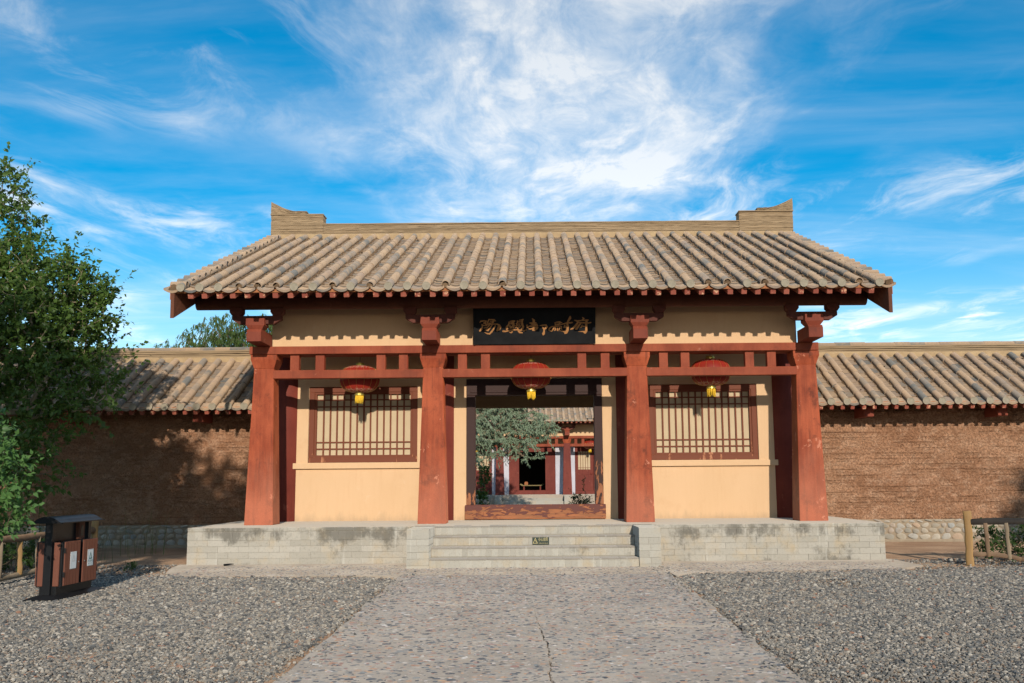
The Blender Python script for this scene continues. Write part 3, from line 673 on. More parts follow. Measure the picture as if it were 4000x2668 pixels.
box('door_lintel', M['jamb'], gate, -1.322, 1.292, WY - .032, WY + .22, 2.982, 3.298, .008)
box('lintel_strip', M['jamb'], gate, -1.25, 1.22, WY - .055, WY - .033, 3.03, 3.07, .004)
MB().box(-1.345, 1.325, WY - .12, WY + .12, PH + .012, .893).build('threshold', M['threshold'], gate, .012)
# sides, rear wall and rear posts
for s in (-1, 1):
    m = MB(); x = 4.84*s
    m.prism([(WY + .3, PH - .003), (26.7, PH - .003), (26.7, 5.1), (22.3, 6.74), (WY + .3, 5.56)], 'x', x - .12, x + .12); m.build('gable_wall', M['yellow'], gate)
box('rear_wall', M['yellow'], gate, -4.84, 4.84, 26.68, 26.9, 3.29, 5.02, 0)
for x in (-4.84, -2.02, 2.02, 4.84):
    m = MB(); m.loft([m.rect(x, 26.79, PH - .003, .24, .24), m.rect(x, 26.79, 3.285, .18, .18)]); m.build('rear_column', M['red'], gate, .01)

# ---- roof
def roofpt(x, s, h=0): return Vector((x, EY + s*cos(AL) - h*sin(AL), EZ + s*sin(AL) + h*cos(AL)))
SL = (RY - EY)/cos(AL)
m = MB(); m.prism([(EY, EZ - .028), (RY, EZ - .028 + (RY - EY)*TA), (2*RY - EY, EZ - .028), (2*RY - EY, EZ), (RY, EZ + (RY - EY)*TA), (EY, EZ)], 'x', -5.90, 5.79)
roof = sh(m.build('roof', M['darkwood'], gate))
sh(box('fascia', M['fascia'], roof, -5.90, 5.79, EY - .03, EY - .001, EZ - .035, EZ + .015, .003))
for s, x0, x1 in ((-1, -5.965, -5.905), (1, 5.795, 5.855)):
    m = MB(); dz = (RY - EY)*TA
    m.prism([(EY - .045, EZ - .455), (EY - .06, EZ + .075), (RY, EZ + .075 + dz), (2*RY - EY + .06, EZ + .075), (2*RY - EY + .045, EZ - .455), (RY, EZ - .30 + dz)], 'x', x0, x1)
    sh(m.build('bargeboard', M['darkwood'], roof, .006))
    m = MB(); m.prism([(EY - .052, EZ - .15), (EY - .062, EZ + .08), (EY + .9, EZ + .08 + .96*TA), (EY + .9, EZ - .15 + .96*TA)], 'x', *( (x0 - .012, x0 - .001) if s < 0 else (x1 + .001, x1 + .012))); sh(m.build('barge_batten', M['fascia'], roof, .003))
# rafters (square flying rafters in front, round ones behind)
rme = bevbox(.088, 1.45, .088, .006, 0); rme.materials.append(M['rafter'])
cme = MB().tube([(0, 0, 0), (0, 5.2, 0)], .055, 10).mesh('round_rafter', M['darkwood'], True)
NR = 49
for i in range(NR):
    x = -5.66 + i*(11.21/(NR - 1)) + jit(.012); c = roofpt(x, .70, -.076); c.z += jit(.004)
    sh(mobj('rafter', rme, None, roof, c, (AL, 0, 0)))
    sh(mobj('round_rafter', cme, None, roof, roofpt(x + .06, .82, -.10), (AL, 0, 0)))

def barrel(length, r, th, n=9, taper=.92):
    v = []; f = []
    A = [radians(-12 + 204*k/n) for k in range(n + 1)]
    def ring(rr, y, q=1.): return [(rr*q*cos(a), y, rr*q*sin(a)) for a in A]
    def strip(r1, r2, flip=False):
        o = len(v); v.extend(r1); v.extend(r2); k = len(r1)
        for i in range(k - 1):
            q = (o + i, o + i + 1, o + k + i + 1, o + k + i); f.append(q if not flip else q[::-1])
    strip(ring(r, 0), ring(r*taper, length)); strip(ring(r - th, 0), ring(r, 0)); strip(ring(r - th, 0), ring(r*taper - th, length), True)
    return v, [tuple(reversed(q)) for q in f]
def pan(w, length, sag, th, n=7, lip=0.):
    v = []; f = []; X = [(-.5 + k/n)*w for k in range(n + 1)]
    Z = [sag*((2*x/w)**2 - 1) for x in X]
    def strip(r1, r2):
        o = len(v); v.extend(r1); v.extend(r2); k = len(r1)
        for i in range(k - 1): f.append((o + i, o + i + 1, o + k + i + 1, o + k + i))
    top0 = [(x, 0, z) for x, z in zip(X, Z)]; top1 = [(x*.94, length, z) for x, z in zip(X, Z)]
    low = [(x, -.004, z - th - lip*(1 - .4*abs(2*x/w))) for x, z in zip(X, Z)]; lowb = [(x*.94, length, z - th) for x, z in zip(X, Z)]
    strip(top0, top1); strip(low, top0); strip(lowb, low)
    return v, f
def tmat(x, s, h, rx, sc=1., rz=0.): return Matrix.Translation(roofpt(x, s, h)) @ Euler((rx, 0, rz)).to_matrix().to_4x4() @ Matrix.Scale(sc, 4)
ROWS = [-5.79 + i*(11.43/37) for i in range(38)]
bv, bf = barrel(.355, .069, .015); pv, pf = pan(.268, .33, .045, .017); ev, ef = pan(.272, .40, .045, .020, lip=.022)
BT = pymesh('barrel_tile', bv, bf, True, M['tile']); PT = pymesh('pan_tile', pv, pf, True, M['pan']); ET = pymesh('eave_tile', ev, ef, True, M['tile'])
M['disc'] = simple('pale_eave_disc', (.30, .26, .19), (.42, .36, .27), 12, .9, .5, .006)
def disc_mesh(r=.068, th=.018):
    m = MB(); n = 16
    ring = lambda rr, y: [(rr*cos(2*pi*k/n), y, rr*sin(2*pi*k/n)) for k in range(n)]
    m.loft([ring(r, 0), ring(r, -th), ring(r*.86, -th - .001), ring(r*.82, -th + .004)]); return m.mesh('eave_disc', M['disc'])
DISC = disc_mesh()
BAD = {3, 4, 5, 8, 10, 14, 17, 28, 29, 31, 36}      # eave ends that lost their disc
restB = []; restP = []; farB = []; farP = []; lumps = MB()
SEG = 19; seg = (SL - .10)/SEG
for i, x in enumerate(ROWS):
    for k in range(SEG):
        s = k*seg - .075
        if k == 0 and i in BAD: s += random.uniform(.05, .12)
        mt = tmat(x + jit(.006), s, .078 + jit(.004), AL + jit(.012), 1 + jit(.03), jit(.015))
        farB.append(mt)
        if k < 7:
            o = mobj('barrel_tile', BT, None, roof, mt.to_translation(), mt.to_euler())
        else: restB.append(mt)
    if i not in BAD:
        p = roofpt(x, -.078, .076); sh(mobj('eave_disc', DISC, None, roof, p, (AL*.25 + jit(.03), 0, 0)))
    else:
        p = roofpt(x + jit(.02), .02, .062)
        q = [Vector((cos(a)*.055*random.uniform(.7, 1.1), random.uniform(-.07, -.01), sin(a)*.05*random.uniform(.7, 1.0))) for a in [2*pi*j/9 for j in range(9)]]
        m = MB(); m.loft([[p + v_ for v_ in q], [p + Vector((v_.x*.9, .12, v_.z*.9)) for v_ in q]]); sh(m.build('mud_plug', M['mud'], roof))
XM = [(a + b)/2 for a, b in zip(ROWS, ROWS[1:])] + [ROWS[0] - .145, ROWS[-1] + .145]
NP = 30; ps = (SL - .12)/NP
for i, x in enumerate(XM):
    for k in range(NP):
        s = k*ps - (.035 if k == 0 else 0)
        mt = tmat(x + jit(.008), s, .074 + jit(.004), AL - .07 + jit(.014), 1, jit(.03))
        if k == 0: sh(mobj('eave_tile', ET, None, roof, roofpt(x + jit(.005), -.068, .070), (AL - .06, 0, jit(.02)))); continue
        farP.append(mt)
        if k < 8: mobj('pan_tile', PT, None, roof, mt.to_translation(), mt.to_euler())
        else: restP.append(mt)
v, f = xform(bv, bf, restB); mobj('upper_barrel_tiles', pymesh('upper_barrel_tiles', v, f, True, M['tile']), None, roof, kind='stuff')
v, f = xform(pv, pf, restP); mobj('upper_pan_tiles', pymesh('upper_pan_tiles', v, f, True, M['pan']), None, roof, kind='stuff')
# mud squeezed out along the barrel rows and loose crumbs
def mudstrip(x, s0, s1, pt, seed, hh=.03, n=70):
    r = random.Random(seed); m = MB(); rows = []
    for side in (-1, 1):
        rings = []
        for k in range(n):
            s = s0 + (s1 - s0)*k/(n - 1); a = r.random(); hgt = hh*(.25 + .9*a*a); w = .012 + .028*r.random()
            c = x + side*.054
            rings.append([pt(c - side*.01, s, .03), pt(c + side*w*1.3, s, .035), pt(c + side*w*.8, s, .045 + hgt*.55), pt(c, s, .055 + hgt*.7)])
        m.loft(rings, False)
    return m
mud = MB()
for i, x in enumerate(ROWS):
    q = mudstrip(x, .25, SL - .2, roofpt, i, .02); mud.add(q.v, q.f)
for _ in range(170):
    x = random.uniform(-5.7, 5.6); s = random.uniform(.1, SL - .3); r_ = random.uniform(.012, .03); p = roofpt(x, s, .06)
    mud.add([p + Vector((random.uniform(-1, 1)*r_*1.6, random.uniform(-1, 1)*r_*1.6, random.uniform(-.3, .8)*r_)) for _ in range(6)], [(0, 1, 2), (2, 3, 4), (4, 5, 0), (0, 2, 4), (1, 3, 5)])
sh(mud.build('mud_bedding', M['mud'], roof, kind='stuff'))
# verge tiles along both gable edges
vv, vf = barrel(.26, .085, .016, 8, 1.)
for y_ in (.005, .255):
    k_ = len(vv); vv += [(.078*cos(radians(-12 + 204*q/8)), y_, .078*sin(radians(-12 + 204*q/8))) for q in range(9)]; vf = vf + [tuple(k_ + q for q in range(9))]
VT = pymesh('verge_tile', vv, vf, True, M['tile'])
for x0, sg in ((-5.985, 1), (5.875, -1)):
    for k in range(20):
        p = roofpt(x0, .06 + k*(SL - .2)/20 + jit(.01), .065)
        o = sh(mobj('verge_tile', VT, None, roof, p + Vector((0, 0, jit(.008))), (0, 0, -pi/2*sg)))
        o.rotation_euler = (Matrix.Rotation(AL, 3, 'X') @ Matrix.Rotation(-pi/2*sg + jit(.05), 3, 'Z')).to_euler()
# broken tile corner lumps
for x in (-5.93, 5.82):
    p = roofpt(x, .0, .05); q = [Vector((cos(a)*.085*random.uniform(.6, 1.15), 0, sin(a)*.07*random.uniform(.6, 1.1))) for a in [2*pi*j/10 for j in range(10)]]
    m = MB(); m.loft([[p + v_ + Vector((0, -.05 + jit(.02), 0)) for v_ in q], [p + v_*1.1 + Vector((0, .05, .02)) for v_ in q], [p + v_*.8 + Vector((0, .2, .07)) for v_ in q]]); sh(m.build('mud_plug', M['mud'], roof))
# ridge of stacked thin tiles
def course(x0, x1, zf0, zf1, y0, y1, seed, step=.11):
    r = random.Random(seed); m = MB(); n = max(2, int((x1 - x0)/step)); rings = []
    off = r.uniform(-.012, .012)
    for k in range(n + 1):
        x = x0 + (x1 - x0)*k/n
        if r.random() < .08: off = r.uniform(-.014, .014)
        a = zf0(x) + r.uniform(-.0035, .0035); b = zf1(x) + r.uniform(-.0035, .0035) - .005
        rings.append([(x, y0 + off, a), (x, y0 + off, b), (x, y1, b), (x, y1, a)])
    return m.loft(rings)
RZ0 = 6.95; HW = .15
def const(z): return lambda x: z
box('ridge_core', M['mud'], roof, -5.95, 5.90, RY - HW + .03, RY + HW - .03, 6.75, 7.17, 0)
box('ridge_plaster', M['cream'], roof, -5.95, 5.90, RY - HW - .03, RY + HW, 6.80, RZ0 - .005, .01)
nC = 8; hC = (7.168 - RZ0)/nC
for k in range(nC): course(-4.79, 4.70, const(RZ0 + k*hC), const(RZ0 + (k + 1)*hC), RY - HW, RY + HW, k).build('ridge_course', M['ridge'], roof)
course(-4.80, 4.71, const(7.168), const(7.198), RY - HW - .035, RY + HW + .035, 77, .35).build('ridge_cap', M['ridge'], roof)
for sg, xo, xi in ((-1, -5.985, -4.795), (1, 5.935, 4.705)):
    a, b = min(xo, xi), max(xo, xi)
    box('end_block_core', M['mud'], roof, a + .02, b - .02, RY - HW + .02, RY + HW - .02, 6.85, 7.40, 0)
    n = 16; h = (7.395 - 6.93)/n
    for k in range(n): course(a, b, const(6.93 + k*h), const(6.93 + (k + 1)*h), RY - HW - .012, RY + HW + .012, 100 + k + sg, .09).build('ridge_course', M['ridge'], roof)
    course(a - .01, b + .01, const(7.397), const(7.425), RY - HW - .045, RY + HW + .045, 130 + sg, .3).build('ridge_cap', M['ridge'], roof)
    tipx = xo + sg*.02; inx = xi + (5.98 - 4.80 - .80)*(-1 if sg < 0 else 1)*-1
    inx = xo - sg*.80
    def topc(x): t_ = abs(x - inx)/abs(tipx - inx); return 7.51 + .205*max(0, (t_ - .38)/.62)**1.35 + .02*t_
    n = 9
    for k in range(n):
        f0 = lambda x, k=k: 7.427 + (topc(x) - 7.427)*k/n; f1 = lambda x, k=k: 7.427 + (topc(x) - 7.427)*(k + 1)/n
        course(min(tipx, inx), max(tipx, inx), f0, f1, RY - .12, RY + .12, 200 + k + 20*sg, .06).build('ornament_course', M['ridge'], roof)

# ================================================================== SIGNBOARD
sb = thing('signboard', (0, 17.55, 3.75), 'black lacquered name board with gilt characters over the doorway', 'signboard')
BW, BH = 2.16, .69
tilt = -math.atan2(.16, .68)
Bm = Matrix.Translation((-.005, 17.575, 3.752)) @ Matrix.Rotation(-tilt, 4, 'X')     # local: x right, z up, -y outwards
def onboard(m): return [tuple(Bm @ Vector(p)) for p in m.v]
def bbuild(m, name, mat, parent, bevel=0, **kw): m.v = onboard(m); return m.build(name, mat, parent, bevel, **kw)
brd = bbuild(MB().box(-BW/2, BW/2, -.03, .02, 0, BH), 'board', M['board'], sb, .004)
for q in ((-BW/2 - .004, -BW/2 + .032, 0, BH), (BW/2 - .032, BW/2 + .004, 0, BH)): bbuild(MB().box(q[0], q[1], -.045, .024, q[2] - .002, q[3] + .002), 'frame_strip', M['board'], brd, .004)
bbuild(MB().box(-BW/2 + .033, BW/2 - .033, -.045, .022, BH - .03, BH + .003), 'frame_strip', M['board'], brd, .004)
GA = lambda x, y: (x/10.22 + 1850, y/10.22 + 1230); GB = lambda x, y: (x/8.107 + 2040, y/8.107 + 1230)
CH = [(GA, 10.22, [
 [(235,310,30),(260,260,50),(400,240,50),(490,255,60),(455,310,70),(390,330,50)], [(400,320,50),(470,370,50),(510,430,50)], [(310,385,35),(360,415,40),(510,440,35)], [(330,390,40),(330,480,55),(290,580,80),(230,630,70)],
 [(600,180,40),(560,270,50),(520,340,40)], [(600,190,40),(720,195,45),(810,205,60),(870,255,26)], [(800,215,80),(755,300,80),(735,325,60)], [(640,258,28),(740,258,28)], [(520,335,40),(640,335,45),(770,320,40)],
 [(480,390,40),(640,385,40),(800,370,40),(930,375,45),(1000,415,90),(1020,480,160),(980,570,140),(920,618,60)], [(640,350,60),(600,420,60),(580,455,50),(530,512,45),(400,522,30)], [(720,410,50),(640,520,50),(550,620,70),(430,600,22)], [(850,440,45),(780,560,55),(700,670,70),(620,750,60),(520,740,50),(420,695,14)]]),
 (GA, 10.22, [[(1395,290,35),(1400,350,45),(1370,430,70),(1310,470,80),(1320,560,100),(1300,590,50)], [(1430,270,25),(1530,250,40),(1630,258,45)], [(1600,262,60),(1570,330,60)], [(1420,305,24),(1540,302,28)], [(1410,350,24),(1600,362,46)], [(1540,262,60),(1520,370,60)],
 [(1590,352,50),(1560,430,50),(1500,500,50),(1440,530,40)], [(1440,400,30),(1430,480,45)], [(1610,400,30),(1590,520,40)], [(1420,470,28),(1600,470,30)], [(1450,532,28),(1600,522,28)],
 [(1730,250,40),(1740,320,50),(1690,360,50),(1720,420,40),(1690,480,45),(1660,520,35)], [(1740,400,28),(1830,410,34),(1850,470,40),(1820,510,36)], [(1700,512,32),(1830,512,28)], [(1610,440,24),(1740,440,28)], [(1760,462,28),(1795,462,38)],
 [(1800,225,18),(1900,220,40),(1960,200,50)], [(1750,268,28),(1900,272,24)], [(1740,342,28),(1900,336,24)], [(1940,210,60),(1920,300,65),(1930,400,80),(1960,480,90),(1930,550,90),(1890,600,60)],
 [(1160,650,70),(1250,660,60),(1400,630,50),(1560,600,55),(1700,600,50),(1850,620,45),(2000,640,50),(2100,610,22)], [(1540,630,50),(1510,690,60),(1480,720,40),(1400,680,16)], [(1740,560,60),(1790,650,90),(1820,700,80),(1930,720,36)]]),
 (GB, 8.107, [[(310,140,30),(360,190,80),(350,250,70),(340,300,60)], [(225,270,28),(310,270,40),(400,260,50),(440,270,18)], [(280,300,50),(360,310,60),(460,312,36)], [(140,335,40),(140,400,70),(220,370,45),(350,365,50),(480,355,36)], [(190,450,22),(260,455,40),(340,430,46),(480,400,36)], [(370,290,50),(385,350,50),(350,420,56),(350,480,50)],
 [(310,500,24),(390,500,36),(430,460,56),(490,420,26)], [(320,440,36),(320,490,36)], [(545,355,18),(640,340,40),(740,340,60),(775,390,66),(730,430,60),(690,460,50)], [(620,390,28),(680,460,60),(680,540,55),(660,610,90),(655,630,56)]]),
 (GB, 8.107, [[(1020,265,24),(1080,250,30),(1180,245,50),(1250,275,22)], [(1200,262,50),(1150,312,38),(1030,312,28)], [(1030,270,28),(1040,330,34),(1040,370,38)], [(1060,348,24),(1200,332,28),(1350,290,34),(1420,270,40),(1520,275,50),(1575,265,42)],
 [(1030,372,28),(920,390,38),(850,440,50),(830,490,48),(920,528,38),(960,480,48),(1010,400,38)], [(1060,392,24),(1150,372,24),(1240,388,28)], [(1040,400,38),(1040,480,48),(1020,505,36)], [(1110,430,28),(1110,500,58)], [(1180,420,24),(1160,470,38)], [(1240,400,34),(1220,450,46),(1245,485,26)],
 [(1510,80,46),(1510,120,80),(1440,230,60),(1420,300,60),(1430,400,70),(1425,500,80),(1370,580,90),(1340,600,36)], [(1370,560,70),(1280,532,38),(1175,520,10)], [(1340,345,38),(1320,410,66),(1380,400,46)]]),
 (GB, 8.107, [[(1900,110,28),(1945,140,58),(1900,190,50),(1880,205,36)], [(1655,200,36),(1750,215,40),(1900,202,34),(2080,190,38)], [(1720,220,50),(1760,260,60),(1660,390,70),(1580,450,58),(1510,480,16)], [(1770,252,28),(1850,275,34),(1990,275,40),(2100,285,38),(2165,270,38)], [(1840,290,50),(1770,380,60),(1720,450,70),(1700,468,56)],
 [(2030,200,66),(2020,300,78),(2020,420,64),(2020,520,80),(1980,575,86)], [(1990,568,76),(1890,545,28),(1765,548,8)], [(1890,345,26),(1880,390,46),(1850,410,36)], [(1880,385,28),(1960,385,36)]])]
layer = 0
for g_, sc_, strokes in CH:
    m = MB()
    for st in strokes:
        layer += 1; yy = -.034 - .0003*(layer % 12)
        pts = []
        for x, y, w in st:
            sx, sy = g_(x, y); pts.append((Vector(((sx - 2086)/476*BW, 0, (1344.5 - sy)/148*BH)), w/sc_/476*BW*.5))
        ring_l = []; ring_r = []
        for i, (p, w) in enumerate(pts):
            d = (pts[min(i + 1, len(pts) - 1)][0] - pts[max(i - 1, 0)][0]).normalized(); nrm = Vector((-d.z, 0, d.x))
            ring_l.append(p + nrm*w); ring_r.append(p - nrm*w)
        o = len(m.v); n = len(pts)
        m.v += [(p.x, yy, p.z) for p in ring_l] + [(p.x, yy, p.z) for p in ring_r] + [(p.x, -.029, p.z) for p in ring_l] + [(p.x, -.029, p.z) for p in ring_r]
        for i in range(n - 1):
            m.f.append((o + i, o + i + 1, o + n + i + 1, o + n + i)); m.f.append((o + i, o + 2*n + i, o + 2*n + i + 1, o + i + 1)); m.f.append((o + n + i, o + n + i + 1, o + 3*n + i + 1, o + 3*n + i))
        for e in (0, n - 1):
            c = pts[e][0]; w = pts[e][1]; k0 = len(m.v); m.v += [(c.x + w*cos(2*pi*k/8), yy - .0001, c.z + w*sin(2*pi*k/8)) for k in range(8)]; m.f.append(tuple(k0 + k for k in range(8)))
    bbuild(m, 'character', M['gilt'], brd)
# ================================================================== LANTERNS
def lantern(x, y, zc, label, group, zt):
    t = thing('lantern', (x, y, zc), label, 'lantern', group)
    n = 32; R_, Hh = .372, .25; rings = []
    for j in range(15):
        a = -pi/2 + pi*j/14; rr = max(.085, R_*abs(cos(a))**.62 if abs(a) < pi/2 - .01 else .085); z = Hh*sin(a)
        rings.append([(rr*(1 - .018*(k % 2))*cos(2*pi*k/n), rr*(1 - .018*(k % 2))*sin(2*pi*k/n), z) for k in range(n)])
    body = mobj('body', MB().loft(rings, False).mesh('lantern_body', M['lantern'], True), None, t, (x, y, zc))
    m = MB()
    for k in range(16):
        p = []
        for j in range(1, 14):
            a = -pi/2 + pi*j/14; rr = max(.085, R_*abs(cos(a))**.62) + .001; p.append((rr*cos(2*pi*(2*k)/n), rr*sin(2*pi*(2*k)/n), Hh*sin(a)))
        m.tube(p, .0022, 4)
    mobj('rib_wires', m.mesh('rib_wires', M['gold'], True), None, body, (x, y, zc))
    for zz, nm in ((Hh + .005, 'top_collar'), (-Hh - .038, 'bottom_collar')):
        m = MB(); m.tube([(0, 0, zz - .012), (0, 0, zz + .012), (0, 0, zz + .016), (0, 0, zz + .045)], [.088, .088, .076, .074], 20); mobj(nm, m.mesh(nm, M['gold']), None, t, (x, y, zc))
    m = MB()
    for k in range(26):
        a = 2*pi*k/26; rr = .068 if k % 2 else .05; l = random.uniform(.12, .165); dx = jit(.012)
        m.tube([(rr*cos(a), rr*sin(a), -Hh - .04), (rr*cos(a)*1.03 + dx*.4, rr*sin(a)*1.03, -Hh - .04 - l*.5), (rr*cos(a) + dx, rr*sin(a), -Hh - .04 - l)], [.009, .010, .006], 5)
    mobj('tassel', m.mesh('tassel', M['tassel'], True), None, t, (x, y, zc))
    m = MB(); m.tube([(0, 0, Hh + .04), (.002, 0, zt - zc)], .004, 5); mobj('hanging_wire', m.mesh('wire', M['blackmetal']), None, t, (x, y, zc))
    return t
LN = []; LZ = (3.222, 3.268, 3.298)
for (x, z, w) in ((-3.235, LZ[0], 'left'), (-.07, LZ[1], 'mid'), (3.245, LZ[2], 'right')):
    lab = {'left': 'red silk lantern with yellow tassel before the window left of the doorway', 'mid': 'red silk lantern with yellow tassel hanging in the doorway bay under the name board', 'right': 'red silk lantern with yellow tassel before the window right of the doorway'}[w]
    LN.append(lantern(x, 18.30, z, lab, 'red lanterns under the eaves', 5.0))

# ================================================================== TEXT
def textmesh(body, size, name='lettering', mat=None, align='CENTER'):
    cu_ = bpy.data.curves.new(name, 'FONT'); cu_.body = body; cu_.size = size; cu_.align_x = align; cu_.align_y = 'CENTER'; cu_.extrude = 0; cu_.resolution_u = 2
    o = bpy.data.objects.new(name, cu_); COL.objects.link(o); dg = bpy.context.evaluated_depsgraph_get()
    me = bpy.data.meshes.new_from_object(o.evaluated_get(dg)); bpy.data.objects.remove(o); bpy.data.curves.remove(cu_)
    me.materials.clear()
    if mat is not None: me.materials.append(mat)
    return me
def text_on(body, size, loc, rot, mat, parent, name='lettering', sx=1., local=False):
    o = mobj(name, textmesh(body, size, name, mat), None, parent, loc, rot, local); o.scale = (sx, 1, 1); return o
# warning plate on the third riser
wy = SB + 2*TR
ws = thing('warning_sign', (.065, wy - .004, .385), 'small dark green step warning plate on the stair riser', 'sign')
pl = box('plate', M['signgreen'], ws, -.070, .200, wy - .009, wy - .003, .318, .452, .002)
text_on('小心台阶', .064, (.105, wy - .011, .400), (pi/2, 0, 0), M['signgold'], pl, sx=.62)
text_on('Caution watch your step', .024, (.105, wy - .011, .344), (pi/2, 0, 0), M['signgold'], pl, sx=.62)
def tri_outline(cx, cz, w, h, t_, y, name, mat, parent, local=False, ax='xz'):
    o_ = [(-w/2, -h/2), (w/2, -h/2), (0, h/2)]; i_ = [(-w/2 + t_*1.8, -h/2 + t_), (w/2 - t_*1.8, -h/2 + t_), (0, h/2 - t_*2.1)]
    P_ = lambda a, b: (cx + a, y, cz + b) if ax == 'xz' else (y, cx + a, cz + b)
    v = [P_(*q) for q in o_] + [P_(*q) for q in i_]
    return mobj(name, pymesh(name, v, [(0, 1, 4, 3), (1, 2, 5, 4), (2, 0, 3, 5)], False, mat), None, parent, (0, 0, 0), local=local)
tri_outline(-.022, .385, .078, .092, .006, wy - .011, 'triangle', M['signgold'], pl)
m = MB()
for p0, p1, w in (((-.030, .395), (-.012, .365), .005), ((-.020, .378), (-.004, .362), .0045), ((-.026, .386), (-.010, .388), .003), ((-.034, .400), (-.022, .392), .003), ((-.016, .362), (-.006, .356), .003)):
    d = (Vector(p1) - Vector(p0)).normalized(); nn = Vector((-d.y, d.x))*w
    k0 = len(m.v); m.v += [(p0[0] + nn.x, wy - .011, p0[1] + nn.y), (p1[0] + nn.x*.6, wy - .011, p1[1] + nn.y*.6), (p1[0] - nn.x*.6, wy - .011, p1[1] - nn.y*.6), (p0[0] - nn.x, wy - .011, p0[1] - nn.y)]; m.f.append((k0, k0 + 1, k0 + 2, k0 + 3))
mobj('slipping_figure', pymesh('slipping_figure', m.v, m.f, False, M['signgold']), None, pl)

# ================================================================== EARTH WALLS
def earth_wall(x0, x1, label, seed, corbels):
    W0 = 21.90; r = random.Random(seed)
    t = thing('earth_wall', ((x0 + x1)/2, W0, 0), label, 'wall')
    # rammed body: ledges, lifts and roughness in real relief on the front
    lift = .118; xs = np.linspace(x0, x1, int((x1 - x0)/.045)); zrow = []; grv = []; lid = []
    for k in range(23):
        for o_, g_ in ((0, 0), (.004, 1), (.020, 1), (.025, 0), (.055, 0), (.088, 0)): zrow.append(.44 + k*lift + o_); grv.append(g_); lid.append(k)
    zrow.append(3.16); grv.append(0); lid.append(23)
    X, Z = np.meshgrid(xs, np.array(zrow)); G_ = np.repeat(np.array(grv)[:, None], len(xs), 1); K_ = np.repeat(np.array(lid)[:, None], len(xs), 1)
    d = (vnoise(X, Z, .35, seed) - .5)*.035 + (vnoise(X, Z, .09, seed + 1) - .5)*.022
    act = np.clip((vnoise(X, K_*1.7, .45, seed + 3) - .47)*5, 0, 1); fr = (Z - .44)/lift - K_
    d += G_*.038*act - (fr < .02)*.020*act - (.5 - fr)*.022*act
    Z = Z + (vnoise(X, K_*3.1, 1.1, seed + 4) - .5)*.03*(K_ > 0)
    back = -(Z - .44)*.02; zs = np.array(zrow)
    v = np.c_[X.ravel(), (W0 + d - back).ravel(), Z.ravel()]; nx = len(xs); nz = len(zs)
    i, j = np.meshgrid(np.arange(nx - 1), np.arange(nz - 1)); a = (j*nx + i).ravel(); f = np.c_[a, a + 1, a + nx + 1, a + nx]
    mobj('wall_face', npmesh('wall_face', v, f, True, M['earth']), None, t)
    box('wall_core', M['earth'], t, x0 + .01, x1 - .01, W0 + .08, 24.70, .02, 3.2, 0)
    pl = box('plinth', M['cement'], t, x0, x1, W0 - .085, W0 + .30, -.03, .452, .02)
    box('footing', M['cement'], t, x0, x1, W0 - .20, W0 - .087, -.04, .034, .01)
    # cobbles
    vs_ = []
    for k in range(5):
        bm = bmesh.new(); bmesh.ops.create_icosphere(bm, subdivisions=2, radius=1)
        for q in bm.verts:
            n_ = q.co.normalized(); s_ = 1 + .13*sin(3*n_.x + k*2.1)*cos(2.3*n_.z + k) + .07*sin(5*n_.z + k*1.3 + 2*n_.x); q.co = Vector((n_.x*s_, n_.y*s_, n_.z*s_))
        me = bpy.data.meshes.new('cobble'); bm.to_mesh(me); bm.free(); me.polygons.foreach_set('use_smooth', [True]*len(me.polygons)); me.materials.append(M['cobble']); vs_.append(me)
    for z, h, w0, w1 in ((.085, .072, .075, .135), (.215, .062, .06, .10), (.325, .055, .055, .10), (.418, .026, .06, .12)):
        x = x0 + r.uniform(0, .1)
        while x < x1:
            w = r.uniform(w0, w1); hh = h*r.uniform(.78, 1.08)
            if (x0 < 0 and x > -11.2 and x < -4.9) or (x0 > 0 and x < 11.3):
                o = mobj('cobble', vs_[r.randrange(5)], None, pl, (x + w, W0 - .082 - r.uniform(-.004, .012), z + r.uniform(-.012, .012))); o.scale = (w, .045, hh); o.rotation_euler = (0, r.uniform(-.35, .35), 0)
            x += 2*w + r.uniform(.008, .035)
    # roof
    ey, ez, ry, rz = 20.82, 2.905, 23.30, 4.20; ta = (rz - ez)/(ry - ey); al = math.atan(ta); sl = (ry - ey)/cos(al)
    def rp(x, s, h=0): return Vector((x, ey + s*cos(al) - h*sin(al), ez + s*sin(al) + h*cos(al)))
    m = MB(); m.prism([(ey, ez - .028), (ry, rz - .028), (2*ry - ey, ez - .028), (2*ry - ey, ez), (ry, rz), (ey, ez)], 'x', x0, x1); rf = m.build('roof', M['darkwood'], t)
    box('fascia', M['fascia'], rf, x0, x1, ey - .025, ey - .001, ez - .032, ez + .02, .003)
    rm = bevbox(.08, 1.2, .085, .005, 0); rm.materials.append(M['rafter'])
    x = x0 + .1
    while x < x1 - .05:
        mobj('rafter', rm, None, rf, rp(x + r.uniform(-.012, .012), .555, -.088), (al, 0, 0)); x += .226
    m = MB(); m.tube([(x0, 21.45, ez + .63*ta - .22), (x1, 21.45, ez + .63*ta - .22)], .085, 12); m.build('eave_purlin', M['darkwood'], t, 0, True)
    for cx in corbels: box('corbel', M['bracket'], t, cx - .105, cx + .105, 21.28, 22.0, 2.645, 2.845, .008)
    n = 7; sg = (sl - .12)/n; b_v, b_f = barrel(sg*1.04, .074, .016); b_m = pymesh('barrel_tile', b_v, b_f, True, M['tile'])
    p_v, p_f = pan(.285, .40, .032, .018); p_m = pymesh('pan_tile', p_v, p_f, True, M['pan']); e_v, e_f = pan(.29, .42, .05, .022, lip=.03); e_m = pymesh('eave_tile', e_v, e_f, True, M['tile'])
    dsc = disc_mesh(.078, .02); rows = np.arange(x0 + .2, x1 - .1, .331); mu = MB()
